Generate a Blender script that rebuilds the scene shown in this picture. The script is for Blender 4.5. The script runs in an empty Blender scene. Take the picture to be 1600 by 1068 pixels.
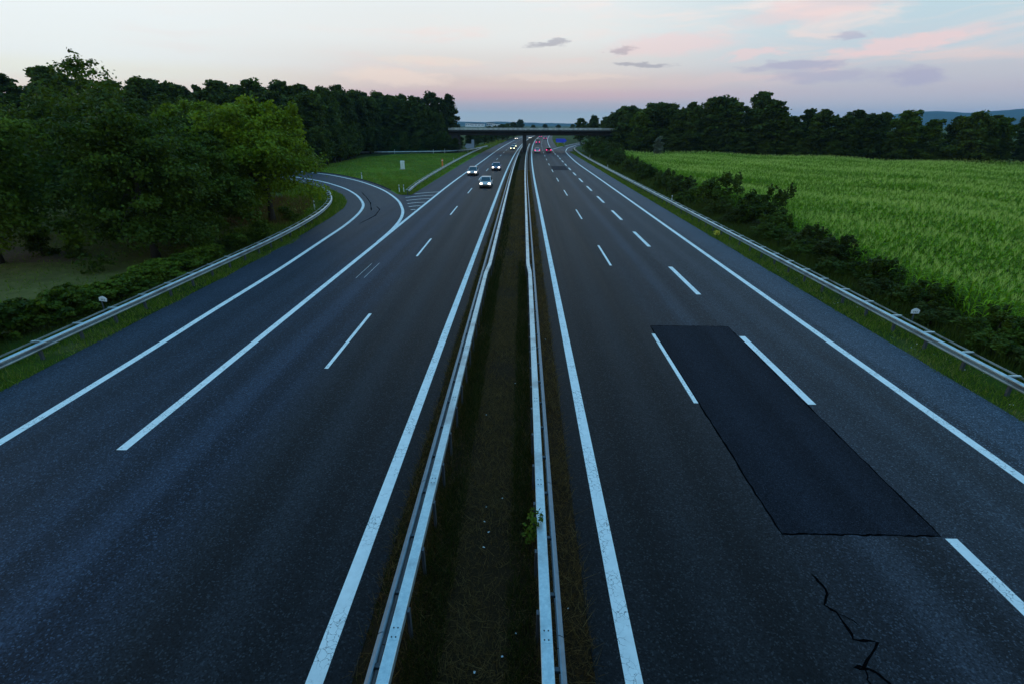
import bpy, bmesh, math, random
import numpy as np
from mathutils import Vector, Matrix
R = math.radians
PI = math.pi
S = bpy.context.scene
C = S.collection

# ------------------------------------------------------------------ camera
PITCH, YAW, ROLL, CAM_Z = R(22.951), R(1.120), R(-0.115), 8.605
cam_d = bpy.data.cameras.new('camera'); cam = bpy.data.objects.new('camera', cam_d); C.objects.link(cam)
cam_d.sensor_width = 36.0; cam_d.lens = 18.0; cam_d.clip_start = 0.1; cam_d.clip_end = 40000
_Rt = Vector((math.cos(YAW), math.sin(YAW), 0)); _F0 = Vector((-math.sin(YAW), math.cos(YAW), 0)); _Z = Vector((0, 0, 1))
_F = _F0*math.cos(PITCH) - _Z*math.sin(PITCH); _D = -_F0*math.sin(PITCH) - _Z*math.cos(PITCH)
_r = _Rt*math.cos(ROLL) + _D*math.sin(ROLL); _d = -_Rt*math.sin(ROLL) + _D*math.cos(ROLL)
cam.matrix_world = Matrix(((_r.x, -_d.x, -_F.x, 0), (_r.y, -_d.y, -_F.y, 0), (_r.z, -_d.z, -_F.z, CAM_Z), (0, 0, 0, 1)))
S.camera = cam

# ------------------------------------------------------------------ render settings
S.render.engine = 'CYCLES'
S.view_settings.view_transform = 'Standard'; S.view_settings.look = 'None'
S.view_settings.exposure = 0.18; S.view_settings.gamma = 1.0; S.view_settings.use_curve_mapping = False
S.cycles.use_denoising = True; S.cycles.max_bounces = 6; S.cycles.diffuse_bounces = 2; S.cycles.glossy_bounces = 2
S.cycles.transmission_bounces = 3; S.cycles.volume_bounces = 0; S.cycles.transparent_max_bounces = 4
S.cycles.caustics_reflective = False; S.cycles.caustics_refractive = False

# ------------------------------------------------------------------ world: dusk sky after sunset, glow on the left
SUN_AZ, SUN_EL = R(-80), R(3.0)
W = bpy.data.worlds.new('World'); S.world = W; W.use_nodes = True; W.cycles.sampling_method = 'MANUAL'; W.cycles.sample_map_resolution = 256
class NT:
    def __init__(s, t): s.t = t; s.n = t.nodes; s.l = t.links
    def new(s, k, **kw):
        n = s.n.new(k)
        for a, b in kw.items(): setattr(n, a, b)
        return n
    def put(s, sock, v):
        if isinstance(v, bpy.types.NodeSocket): s.l.new(v, sock)
        else: sock.default_value = v
    def m(s, op, a, b=0.0, c=0.0, clamp=False):
        n = s.new('ShaderNodeMath', operation=op, use_clamp=clamp)
        s.put(n.inputs[0], a); s.put(n.inputs[1], b); s.put(n.inputs[2], c); return n.outputs[0]
    def ss(s, x, a, b):
        n = s.new('ShaderNodeMapRange', interpolation_type='SMOOTHSTEP')
        s.put(n.inputs['Value'], x); s.put(n.inputs['From Min'], a); s.put(n.inputs['From Max'], b); return n.outputs[0]
    def mix(s, f, a, b, mode='MIX'):
        n = s.new('ShaderNodeMix', data_type='RGBA', blend_type=mode)
        s.put(n.inputs[0], f)
        s.put(n.inputs[6], a if not isinstance(a, tuple) else (*a, 1)[:4]); s.put(n.inputs[7], b if not isinstance(b, tuple) else (*b, 1)[:4])
        return n.outputs[2]
    def ramp(s, x, pts, interp='EASE'):
        n = s.new('ShaderNodeValToRGB'); cr = n.color_ramp; cr.interpolation = interp
        while len(cr.elements) < len(pts): cr.elements.new(0.5)
        for e, (p, c) in zip(cr.elements, pts): e.position = p; e.color = (*c, 1) if len(c) == 3 else c
        s.put(n.inputs[0], x); return n.outputs[0]
    def xyz(s, v):
        n = s.new('ShaderNodeSeparateXYZ'); s.put(n.inputs[0], v); return n.outputs
    def comb(s, x, y, z=0.0):
        n = s.new('ShaderNodeCombineXYZ'); s.put(n.inputs[0], x); s.put(n.inputs[1], y); s.put(n.inputs[2], z); return n.outputs[0]
    def noise(s, vec, scale, detail=3.0, rough=0.55, dist=0.0):
        n = s.new('ShaderNodeTexNoise'); s.put(n.inputs['Vector'], vec); n.inputs['Scale'].default_value = scale
        n.inputs['Detail'].default_value = detail; n.inputs['Roughness'].default_value = rough; n.inputs['Distortion'].default_value = dist
        return n.outputs['Fac']

def srgb(r, g, b):
    f = lambda c: (c/255/12.92) if c/255 <= 0.04045 else ((c/255+0.055)/1.055)**2.4
    return (f(r), f(g), f(b))

def build_world():
    t = NT(W.node_tree); t.n.clear()
    out = t.new('ShaderNodeOutputWorld'); bg = t.new('ShaderNodeBackground')
    tc = t.new('ShaderNodeTexCoord')
    x, y, z = t.xyz(tc.outputs['Generated'])
    el = t.m('MULTIPLY', t.m('ARCSINE', z), 180/PI)
    az = t.m('MULTIPLY', t.m('ARCTAN2', x, y), 180/PI)
    e = t.m('POWER', t.m('DIVIDE', t.m('MAXIMUM', el, 0.0), 90.0), 0.5)      # 0..1, finer near the horizon
    q = lambda d: (d/90)**0.5
    hi = [(q(26), (0.50, 0.79, 0.98)), (q(45), (0.22, 0.62, 1.02)), (1.0, (0.11, 0.50, 0.98))]
    mid = t.ramp(e, [(0, srgb(200, 204, 196)), (q(0.9), srgb(186, 196, 192)), (q(1.8), srgb(190, 182, 185)), (q(2.7), srgb(214, 184, 182)), (q(3.7), srgb(222, 200, 188)), (q(5.4), srgb(224, 217, 209)), (q(8), srgb(230, 231, 227)), (q(13), srgb(226, 233, 234))] + hi)
    lef = t.ramp(e, [(0, srgb(220, 180, 190)), (q(1.6), srgb(245, 205, 205)), (q(2.6), srgb(245, 228, 208)), (q(4.0), srgb(238, 238, 222)), (q(5.4), srgb(236, 240, 236)), (q(9), srgb(234, 240, 239)), (q(13), srgb(229, 238, 240))] + hi)
    rig = t.ramp(e, [(0, srgb(186, 188, 196)), (q(1.2), srgb(188, 188, 194)), (q(2.6), srgb(194, 188, 194)), (q(4.0), srgb(197, 195, 199)), (q(6), srgb(196, 208, 214)), (q(9), srgb(190, 211, 218)), (q(13), srgb(184, 208, 220))] + hi)
    fl = t.ss(t.m('MULTIPLY', az, -1), 6.0, 40.0)
    fr = t.ss(az, 3.0, 32.0)
    col = t.mix(fr, t.mix(fl, mid, lef), rig)
    # thin cirrus, stretched along the horizon
    wob = t.noise(t.comb(t.m('MULTIPLY', az, 0.07), t.m('MULTIPLY', el, 0.22)), 1.0, 2.0)
    cv = t.comb(t.m('ADD', t.m('MULTIPLY', az, 0.085), t.m('MULTIPLY', wob, 1.2)), t.m('ADD', t.m('MULTIPLY', el, 0.55), t.m('MULTIPLY', wob, 1.6)), 3.0)
    ci = t.ss(t.noise(cv, 1.25, 5.0, 0.58), 0.46, 0.72)
    band = t.m('MULTIPLY', t.ss(el, 2.2, 5.0), t.m('SUBTRACT', 1.0, t.ss(el, 16.0, 34.0)))
    side = t.m('ADD', 0.25, t.m('MULTIPLY', 0.75, t.ss(az, -26.0, -8.0)))
    warm = t.ramp(t.m('DIVIDE', el, 14.0), [(0, srgb(226, 186, 190)), (0.34, srgb(232, 206, 198)), (0.6, srgb(242, 224, 216)), (1, srgb(244, 240, 238))], 'LINEAR')
    col = t.mix(t.m('MULTIPLY', t.m('MULTIPLY', ci, band), t.m('MULTIPLY', side, 0.75)), col, warm)
    # single clouds: (azimuth, elevation, half width, half height, tilt deg, colour, strength, noise amount)
    fine = t.new('ShaderNodeTexNoise'); t.put(fine.inputs['Vector'], t.comb(t.m('MULTIPLY', az, 0.45), t.m('MULTIPLY', el, 1.5), 7.0)); fine.inputs['Scale'].default_value = 1.0; fine.inputs['Detail'].default_value = 4.0; fine.inputs['Roughness'].default_value = 0.62
    fx, fy, fz = t.xyz(fine.outputs['Color'])
    cvec = t.comb(t.m('ADD', az, t.m('MULTIPLY', t.m('SUBTRACT', fx, 0.5), 7.0)), t.m('ADD', el, t.m('MULTIPLY', t.m('SUBTRACT', fy, 0.5), 1.25)))
    grey, mauve, pink, cream = srgb(150, 146, 158), srgb(176, 172, 192), srgb(240, 208, 204), srgb(244, 222, 204)
    for a0, e0, ra, rb, tilt, c, st, na in (
        (2.5, 7.25, 2.1, 0.26, 2, grey, 0.6, 1.6), (9.6, 6.55, 1.3, 0.28, -6, grey, 0.7, 1.7), (11.6, 5.27, 2.8, 0.18, -4, grey, 0.6, 1.6),
        (25.0, 4.9, 4.2, 0.42, 2, mauve, 0.75, 2.4), (27.5, 3.9, 4.6, 0.55, -3, mauve, 0.6, 2.4), (33.9, 3.8, 2.3, 0.6, -8, mauve, 0.8, 2.2), (28.8, 6.95, 1.7, 0.26, 0, mauve, 0.6, 2.0),
        (32.6, 6.1, 6.0, 0.55, 14, pink, 0.75, 2.3), (26.0, 9.1, 7.0, 0.9, 9, pink, 0.55, 2.6), (21.0, 6.0, 2.6, 0.4, 14, pink, 0.6, 2.3),
        (14.0, 7.0, 6.0, 0.9, 4, pink, 0.55, 2.6), (-12.5, 4.3, 5.5, 0.7, -7, cream, 0.7, 2.6), (-9.0, 5.7, 5.0, 0.45, -4, cream, 0.5, 2.6), (4.0, 4.3, 8.0, 0.3, 0, cream, 0.4, 2.2)):
        mp = t.new('ShaderNodeMapping', vector_type='TEXTURE'); t.put(mp.inputs[0], cvec)
        mp.inputs['Location'].default_value = (a0, e0, 0); mp.inputs['Rotation'].default_value = (0, 0, R(tilt)*.5); mp.inputs['Scale'].default_value = (ra*1.15, rb*1.3, 1)
        gr = t.new('ShaderNodeTexGradient', gradient_type='SPHERICAL'); t.put(gr.inputs[0], mp.outputs[0])
        col = t.mix(t.m('MULTIPLY', t.m('MULTIPLY', gr.outputs['Fac'], 1.9, clamp=True), st), col, c)
    # physical sky for the directions that the dusk gradient leaves free
    sky = t.new('ShaderNodeTexSky', sky_type='NISHITA'); sky.sun_disc = False
    sky.sun_elevation = SUN_EL; sky.sun_rotation = SUN_AZ; sky.altitude = 200
    nis = t.new('ShaderNodeVectorMath', operation='SCALE'); t.put(nis.inputs[0], sky.outputs[0]); nis.inputs['Scale'].default_value = 0.05
    col = t.mix(t.m('MULTIPLY', t.ss(el, 14.0, 40.0), 0.15), col, nis.outputs[0])
    t.put(bg.inputs['Color'], col); bg.inputs['Strength'].default_value = 1.0
    t.l.new(bg.outputs[0], out.inputs[0])
build_world()

sun_d = bpy.data.lights.new('sun', 'SUN'); sun_o = bpy.data.objects.new('sun', sun_d); C.objects.link(sun_o)
sun_d.energy = 0.3; sun_d.angle = R(16); sun_d.color = (1.0, 0.86, 0.70)
_sd = Vector((math.sin(SUN_AZ)*math.cos(R(9)), math.cos(SUN_AZ)*math.cos(R(9)), math.sin(R(9))))
sun_o.rotation_euler = _sd.to_track_quat('Z', 'Y').to_euler()

# ------------------------------------------------------------------ helpers
def props(o, label=None, cat=None, group=None, kind=None):
    if label: o['label'] = label
    if cat: o['category'] = cat
    if group: o['group'] = group
    if kind: o['kind'] = kind
    return o
def link(o, parent=None):
    C.objects.link(o)
    if parent is not None: o.parent = parent
    return o
def obj(name, data, parent=None, loc=None, rz=None):
    o = bpy.data.objects.new(name, data); link(o, parent)
    if loc is not None: o.location = loc
    if rz is not None: o.rotation_euler = (0, 0, rz)
    return o
def empty(name, loc=(0, 0, 0), rz=0.0):
    o = bpy.data.objects.new(name, None); o.empty_display_size = 0.3; C.objects.link(o)
    o.location = loc; o.rotation_euler = (0, 0, rz); return o
def copy_tree(o, parent=None):
    c = o.copy(); C.objects.link(c); c.parent = parent
    for ch in o.children: copy_tree(ch, c)
    return c
def mesh(name, verts, faces, mat=None, smooth=False):
    me = bpy.data.meshes.new(name); me.from_pydata([tuple(v) for v in verts], [], faces)
    if mat is not None: me.materials.append(mat)
    if smooth: me.polygons.foreach_set('use_smooth', [True]*len(me.polygons))
    me.update(); return me
def fast_mesh(name, V, F, mat, attr=None, smooth=False):
    """V (n,3) float, F (m,3|4) int arrays; attr = per-vertex float 'rnd'"""
    me = bpy.data.meshes.new(name); V = np.ascontiguousarray(V, np.float32); F = np.ascontiguousarray(F, np.int32)
    k = F.shape[1]; me.vertices.add(len(V)); me.vertices.foreach_set('co', V.ravel())
    me.loops.add(F.size); me.loops.foreach_set('vertex_index', F.ravel())
    me.polygons.add(len(F)); me.polygons.foreach_set('loop_start', np.arange(0, F.size, k, dtype=np.int32))
    me.polygons.foreach_set('loop_total', np.full(len(F), k, np.int32))
    if smooth: me.polygons.foreach_set('use_smooth', np.ones(len(F), bool))
    if attr is not None:
        a = me.attributes.new('rnd', 'FLOAT', 'POINT'); a.data.foreach_set('value', np.ascontiguousarray(attr, np.float32))
    me.materials.append(mat); me.update(calc_edges=True); return me
class MB:
    def __init__(s): s.v = []; s.f = []
    def quadbox(s, P):                       # 8 corners: bottom 4 ccw, top 4 ccw
        b = len(s.v); s.v += [tuple(p) for p in P]
        s.f += [tuple(b+i for i in f) for f in ((3, 2, 1, 0), (4, 5, 6, 7), (0, 1, 5, 4), (1, 2, 6, 5), (2, 3, 7, 6), (3, 0, 4, 7))]; return s
    def box(s, x0, x1, y0, y1, z0, z1, tx=0.0, ty=0.0):
        return s.quadbox([(x0, y0, z0), (x1, y0, z0), (x1, y1, z0), (x0, y1, z0), (x0+tx, y0+ty, z1), (x1-tx, y0+ty, z1), (x1-tx, y1-ty, z1), (x0+tx, y1-ty, z1)])
    def prism(s, poly, a, b, axis='y'):      # closed polygon extruded along an axis
        n = len(poly); o = len(s.v)
        for t in (a, b):
            for p, q in poly:
                s.v.append({'y': (p, t, q), 'x': (t, p, q), 'z': (p, q, t)}[axis])
        s.f.append(tuple(o+i for i in reversed(range(n)))); s.f.append(tuple(o+n+i for i in range(n)))
        for i in range(n): j = (i+1) % n; s.f.append((o+i, o+j, o+n+j, o+n+i))
        return s
    def tube(s, pts, rads, n=8):
        pts = [Vector(p) for p in pts]; base = len(s.v); m = len(pts)
        for i, p in enumerate(pts):
            d = (pts[min(i+1, m-1)] - pts[max(i-1, 0)]).normalized()
            u = d.cross(Vector((0.3, 0.9, 0.1))).normalized(); w = d.cross(u)
            for k in range(n):
                a = 2*PI*k/n; s.v.append(tuple(p + (u*math.cos(a) + w*math.sin(a))*rads[i]))
        for i in range(m-1):
            for k in range(n):
                a = base+i*n+k; b = base+i*n+(k+1) % n; s.f.append((a, b, b+n, a+n))
        s.f.append(tuple(base+k for k in reversed(range(n)))); s.f.append(tuple(base+(m-1)*n+k for k in range(n))); return s
    def build(s, name, mat, smooth=False):
        me = mesh(name, s.v, s.f, mat, smooth)
        bm = bmesh.new(); bm.from_mesh(me); bmesh.ops.recalc_face_normals(bm, faces=bm.faces); bm.to_mesh(me); bm.free(); return me

# ------------------------------------------------------------------ materials
def mat(name, fn):
    m = bpy.data.materials.new(name); m.use_nodes = True; t = NT(m.node_tree)
    b = t.n['Principled BSDF']; fn(t, b); return m
def ocoord(t): return t.new('ShaderNodeTexCoord').outputs['Object']
def bump(t, b, h, strength, dist=0.01):
    n = t.new('ShaderNodeBump'); n.inputs['Strength'].default_value = strength; n.inputs['Distance'].default_value = dist
    t.put(n.inputs['Height'], h); t.l.new(n.outputs[0], b.inputs['Normal'])
def plain(name, c, rough=0.6, metal=0.0, var=0.15, scale=6.0, spec=0.5):
    def f(t, b):
        n = t.noise(ocoord(t), scale, 5.0, 0.6)
        t.put(b.inputs['Base Color'], t.mix(n, tuple(x*(1-var) for x in c), tuple(min(1, x*(1+var)) for x in c)))
        b.inputs['Roughness'].default_value = rough; b.inputs['Metallic'].default_value = metal; b.inputs['Specular IOR Level'].default_value = spec
    return mat(name, f)
def glow(name, c, s):
    def f(t, b):
        b.inputs['Base Color'].default_value = (*c, 1); b.inputs['Emission Color'].default_value = (*c, 1); b.inputs['Emission Strength'].default_value = s
    m_ = mat(name, f); m_.cycles.emission_sampling = 'NONE'; return m_

def asphalt(name, c0, tracks, rough, coarse=1.0, lanes=None, spec=0.10):
    """lanes: (lateral metres, colour) stops of the base tone, blended across the carriageway"""
    def f(t, b):
        co = ocoord(t); x, y, z = t.xyz(co)
        at = t.new('ShaderNodeAttribute', attribute_name='rnd').outputs['Fac']     # lateral lane coordinate in metres
        big = t.noise(co, 0.22, 4.0, 0.6)
        lon = t.noise(t.comb(t.m('MULTIPLY', at, 1.6), t.m('MULTIPLY', y, 0.035)), 1.0, 5.0, 0.65)   # streaks along the carriageway
        vor = t.new('ShaderNodeTexVoronoi'); t.put(vor.inputs['Vector'], co); vor.inputs['Scale'].default_value = 34.0*coarse
        stone = t.m('POWER', vor.outputs['Color'], 1.0) if False else t.xyz(vor.outputs['Color'])[0]
        spk = t.noise(co, 95.0, 2.0, 0.7)
        k = t.m('MULTIPLY', t.m('ADD', 0.42, t.m('MULTIPLY', stone, 1.16)), t.m('ADD', 0.30, t.m('MULTIPLY', spk, 1.4)))
        k = t.m('MULTIPLY', k, t.m('ADD', 0.72, t.m('MULTIPLY', big, 0.56)))
        k = t.m('MULTIPLY', k, t.m('ADD', 0.50, t.m('MULTIPLY', lon, 1.0)))
        k = t.m('MULTIPLY', k, t.m('SUBTRACT', 1.0, t.m('MULTIPLY', t.ss(t.noise(co, 0.9, 5.0, 0.7), 0.60, 0.74), 0.35)))
        tr = 0.0
        for x0, w, a in tracks:
            d = t.m('ABSOLUTE', t.m('SUBTRACT', t.m('ADD', at, t.m('MULTIPLY', t.m('SUBTRACT', big, 0.5), 0.25)), x0))
            tr = t.m('ADD', tr, t.m('MULTIPLY', t.m('SUBTRACT', 1.0, t.ss(d, w*0.35, w)), a))
        k = t.m('MULTIPLY', k, t.m('ADD', 1.0, tr))
        light = t.ss(stone, 0.86, 0.98)
        base = tuple(c0)
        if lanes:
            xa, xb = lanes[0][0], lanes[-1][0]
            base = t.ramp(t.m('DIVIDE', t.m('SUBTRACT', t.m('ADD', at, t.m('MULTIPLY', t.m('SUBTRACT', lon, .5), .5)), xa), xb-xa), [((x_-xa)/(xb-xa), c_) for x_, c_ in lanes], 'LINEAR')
        col = t.mix(1.0, base, t.comb(k, k, k), 'MULTIPLY')
        col = t.mix(t.m('MULTIPLY', light, 0.8), col, t.mix(1.0, base, (3.4, 3.3, 3.1), 'MULTIPLY'))
        t.put(b.inputs['Base Color'], col)
        t.put(b.inputs['Roughness'], t.m('ADD', rough, t.m('MULTIPLY', t.m('SUBTRACT', lon, 0.5), 0.18)))
        b.inputs['Specular IOR Level'].default_value = spec
        bump(t, b, t.m('ADD', stone, t.m('MULTIPLY', spk, 0.5)), 0.55, 0.006)
    return mat(name, f)
TR_L = [(-8.6, 0.6, -0.42), (-10.4, 0.6, -0.34), (-9.5, 0.45, 0.22), (-4.6, 0.55, -0.30), (-6.4, 0.55, -0.32), (-5.5, 0.4, 0.25), (-12.4, 0.5, -0.24), (-14.2, 0.5, -0.20), (-16.8, 0.8, 0.18)]
TR_R = [(2.95, 0.55, -0.30), (4.9, 0.55, -0.30), (3.95, 0.4, 0.22), (7.0, 0.6, -0.28), (8.9, 0.65, -0.45), (7.95, 0.45, 0.35), (10.7, 0.5, -0.20), (12.4, 0.5, -0.18), (11.6, 0.4, 0.16), (13.75, 0.25, -0.3)]
M = {}
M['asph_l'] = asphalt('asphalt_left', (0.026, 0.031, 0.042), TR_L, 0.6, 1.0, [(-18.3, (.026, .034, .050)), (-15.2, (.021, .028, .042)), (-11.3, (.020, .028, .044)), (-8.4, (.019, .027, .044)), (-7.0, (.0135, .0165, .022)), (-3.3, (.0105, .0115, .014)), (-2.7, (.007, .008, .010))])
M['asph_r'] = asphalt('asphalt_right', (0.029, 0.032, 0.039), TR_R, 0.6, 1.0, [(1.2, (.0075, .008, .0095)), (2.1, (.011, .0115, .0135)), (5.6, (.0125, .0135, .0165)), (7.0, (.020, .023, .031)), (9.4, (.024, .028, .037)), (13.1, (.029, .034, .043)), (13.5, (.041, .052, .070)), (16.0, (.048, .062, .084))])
M['asph_ramp'] = asphalt('asphalt_ramp', (0.030, 0.036, 0.048), [(0.9, 0.5, -0.12), (2.7, 0.5, -0.12)], 0.6)
M['asph_patch'] = asphalt('asphalt_patch', (0.0112, 0.0132, 0.0190), [(7.0, 0.6, 0.25), (8.8, 0.6, 0.35)], 0.75, 1.6, None, 0.04)
M['tar'] = plain('tar', (0.0025, 0.0025, 0.003), 0.9, 0, 0.3, 30, 0.0)
def paint_fn(wear):
    def f(t, b):
        co = ocoord(t)
        n1 = t.noise(co, 26.0, 5.0, 0.7); n2 = t.noise(co, 1.3, 3.0)
        vor = t.new('ShaderNodeTexVoronoi', feature='DISTANCE_TO_EDGE'); vor.inputs['Scale'].default_value = 7.0
        dco = t.new('ShaderNodeVectorMath', operation='ADD'); t.put(dco.inputs[0], co); nn = t.new('ShaderNodeTexNoise'); nn.inputs['Scale'].default_value = 9.0; t.put(nn.inputs['Vector'], co)
        sc = t.new('ShaderNodeVectorMath', operation='SCALE'); t.put(sc.inputs[0], nn.outputs['Color']); sc.inputs['Scale'].default_value = 0.16; t.put(dco.inputs[1], sc.outputs[0])
        t.put(vor.inputs['Vector'], dco.outputs[0])
        crack = t.m('MULTIPLY', t.m('SUBTRACT', 1.0, t.ss(vor.outputs['Distance'], 0.0, 0.045)), t.ss(n2, 0.42, 0.58))
        chip = t.ss(n1, 0.66-wear*0.14, 0.76-wear*0.10)
        dirt = t.m('ADD', 0.80, t.m('MULTIPLY', t.noise(co, 5.0, 4.0), 0.34))
        c = t.mix(1.0, (0.80, 0.81, 0.79), t.comb(dirt, dirt, dirt), 'MULTIPLY')
        c = t.mix(t.m('MAXIMUM', t.m('MULTIPLY', crack, 0.9), t.m('MULTIPLY', chip, 0.8)), c, (0.06, 0.06, 0.06))
        t.put(b.inputs['Base Color'], c); b.inputs['Roughness'].default_value = 0.7; b.inputs['Specular IOR Level'].default_value = 0.3
        bump(t, b, n1, 0.25, 0.004)
    return f
M['paint'] = mat('road_paint', paint_fn(0.0)); M['paint_worn'] = mat('road_paint_worn', paint_fn(1.5))
def steel_fn(t, b):
    co = ocoord(t)
    n = t.noise(t.comb(*t.xyz(co)), 14.0, 5.0, 0.7); st = t.noise(co, 1.1, 4.0)
    c = t.mix(t.ss(n, 0.35, 0.7), (0.40, 0.50, 0.53), (0.54, 0.64, 0.66))
    c = t.mix(t.m('MULTIPLY', t.ss(st, 0.46, 0.70), 0.7), c, (0.22, 0.24, 0.25))
    t.put(b.inputs['Base Color'], c); b.inputs['Metallic'].default_value = 0.65
    t.put(b.inputs['Roughness'], t.m('ADD', 0.30, t.m('MULTIPLY', n, 0.2)))
M['steel'] = mat('galvanised_steel', steel_fn)
M['steel_mid'] = plain('dull_steel', (0.17, 0.22, 0.26), 0.45, 0.4, 0.35, 8)
M['steel_dk'] = plain('weathered_steel', (0.055, 0.065, 0.08), 0.6, 0.1, 0.3, 20)
M['bolt'] = plain('bolt_steel', (0.05, 0.05, 0.05), 0.5, 0.6)
M['concrete'] = plain('concrete', (0.034, 0.034, 0.034), 0.85, 0, 0.4, 1.2, 0.1)
M['concrete_lt'] = plain('pale_concrete', (0.42, 0.42, 0.40), 0.8, 0, 0.15, 2.0, 0.3)
M['white_plastic'] = plain('white_plastic', (0.72, 0.74, 0.74), 0.45, 0, 0.08, 9)
M['black_plastic'] = plain('black_plastic', (0.015, 0.015, 0.015), 0.5)
M['reflector'] = plain('reflector', (0.75, 0.72, 0.6), 0.2)
M['orange'] = plain('orange_paint', (0.75, 0.17, 0.03), 0.45, 0, 0.1)
M['cabinet'] = plain('cabinet_paint', (0.62, 0.68, 0.66), 0.5, 0, 0.1, 3)
M['blue'] = plain('sign_blue', (0.02, 0.06, 0.62), 0.4, 0, 0.06)
M['sign_back'] = plain('sign_back_metal', (0.20, 0.26, 0.34), 0.45, 0.4, 0.1)
M['bark'] = plain('bark', (0.05, 0.042, 0.032), 0.9, 0, 0.4, 12, 0.1)
M['tyre'] = plain('tyre_rubber', (0.012, 0.012, 0.012), 0.8); M['rim'] = plain('rim_alloy', (0.35, 0.36, 0.37), 0.35, 0.8)
M['glass'] = plain('car_glass', (0.012, 0.016, 0.02), 0.06, 0, 0.05, 1, 0.9)
M['head'] = glow('headlight_glow', (1.0, 0.84, 0.70), 7.0); M['head_y'] = glow('headlight_glow_warm', (1.0, 0.88, 0.5), 6.0)
M['tail'] = glow('tail_light_glow', (1.0, 0.03, 0.22), 3.0)
M['plate'] = plain('number_plate', (0.6, 0.6, 0.58), 0.5)
M['litter'] = plain('litter_paper', (0.62, 0.64, 0.66), 0.7, 0, 0.2)

def leaf_mat(name, a, bcol, c=None, trans=0.35, rough=0.55):
    m = bpy.data.materials.new(name); m.use_nodes = True; t = NT(m.node_tree); b = t.n['Principled BSDF']
    at = t.new('ShaderNodeAttribute', attribute_name='rnd').outputs['Fac']
    oi = t.new('ShaderNodeObjectInfo').outputs['Random']
    f = t.m('ADD', t.m('MULTIPLY', at, 0.62), t.m('MULTIPLY', oi, 0.38))
    col = t.ramp(f, [(0, a), (0.55, tuple((x+y)/2 for x, y in zip(a, bcol))), (0.95 if not c else 0.72, bcol)] + ([(0.9, c)] if c else []), 'LINEAR')
    t.put(b.inputs['Base Color'], col); b.inputs['Roughness'].default_value = rough; b.inputs['Specular IOR Level'].default_value = 0.10
    tr = t.new('ShaderNodeBsdfTranslucent'); t.put(tr.inputs['Color'], t.mix(1.0, col, (1.25, 1.2, 0.5), 'MULTIPLY'))
    mx = t.new('ShaderNodeMixShader'); mx.inputs[0].default_value = trans
    t.l.new(b.outputs[0], mx.inputs[1]); t.l.new(tr.outputs[0], mx.inputs[2]); t.l.new(mx.outputs[0], t.n['Material Output'].inputs['Surface'])
    return m
M['leaf_dark'] = leaf_mat('leaf_dark', (0.016, 0.030, 0.003), (0.095, 0.145, 0.014))
M['leaf_mid'] = leaf_mat('leaf_mid', (0.020, 0.038, 0.003), (0.135, 0.200, 0.016))
M['leaf_lime'] = leaf_mat('leaf_lime', (0.040, 0.075, 0.003), (0.215, 0.290, 0.012))
M['leaf_forest'] = leaf_mat('leaf_forest', (0.016, 0.028, 0.004), (0.095, 0.135, 0.016))
M['leaf_silver'] = leaf_mat('leaf_silver', (0.09, 0.11, 0.08), (0.20, 0.23, 0.17))
M['leaf_bush'] = leaf_mat('leaf_bush', (0.018, 0.030, 0.005), (0.085, 0.110, 0.017))
M['weed'] = leaf_mat('weed_blade', (0.010, 0.015, 0.003), (0.036, 0.046, 0.008))
M['grass_blade'] = leaf_mat('grass_blade', (0.040, 0.085, 0.004), (0.165, 0.255, 0.014), (0.34, 0.29, 0.10))
M['dry_blade'] = leaf_mat('dry_blade', (0.07, 0.042, 0.014), (0.27, 0.165, 0.06), (0.09, 0.10, 0.02))
M['corn_leaf'] = leaf_mat('maize_leaf', (0.045, 0.120, 0.004), (0.315, 0.520, 0.018), None, 0.45)
M['tassel'] = leaf_mat('maize_tassel', (0.34, 0.48, 0.10), (0.50, 0.62, 0.18), None, 0.3)
M['flower'] = plain('white_blossom', (0.7, 0.7, 0.62), 0.7); M['flower_y'] = plain('yellow_blossom', (0.75, 0.62, 0.05), 0.7)

def ground_fn(t, b):
    co = ocoord(t); n = t.noise(co, 0.05, 5.0, 0.6); f = t.noise(co, 3.0, 6.0, 0.7); g = t.noise(co, 0.35, 4.0)
    c = t.mix(t.ss(n, 0.4, 0.62), (0.018, 0.036, 0.004), (0.042, 0.074, 0.007))
    c = t.mix(t.m('MULTIPLY', t.ss(g, 0.55, 0.72), 0.5), c, (0.15, 0.13, 0.055))
    k = t.m('ADD', 0.5, f); c = t.mix(1.0, c, t.comb(k, k, k), 'MULTIPLY')
    t.put(b.inputs['Base Color'], c); b.inputs['Roughness'].default_value = 0.95; b.inputs['Specular IOR Level'].default_value = 0.1
    bump(t, b, f, 0.9, 0.12)
def mown_fn(t, b):
    co = ocoord(t); n = t.noise(co, 0.12, 4.0, 0.6); f = t.noise(co, 2.4, 6.0, 0.7); x, y, z = t.xyz(co)
    st = t.noise(t.comb(t.m('MULTIPLY', x, .08), t.m('MULTIPLY', y, .55)), 1.0, 3.0)          # mowing stripes
    c = t.mix(t.ss(n, 0.4, 0.62), (0.045, 0.110, 0.006), (0.105, 0.200, 0.010)); c = t.mix(t.m('MULTIPLY', t.ss(st, .5, .7), .5), c, (.035, .075, .006))
    k = t.m('ADD', 0.5, f); c = t.mix(1.0, c, t.comb(k, k, k), 'MULTIPLY')
    t.put(b.inputs['Base Color'], c); b.inputs['Roughness'].default_value = 0.95; b.inputs['Specular IOR Level'].default_value = 0.1
    bump(t, b, f, 0.9, 0.12)
M['mown'] = mat('mown_grass', mown_fn)
M['ground'] = mat('grass_ground', ground_fn)
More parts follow.
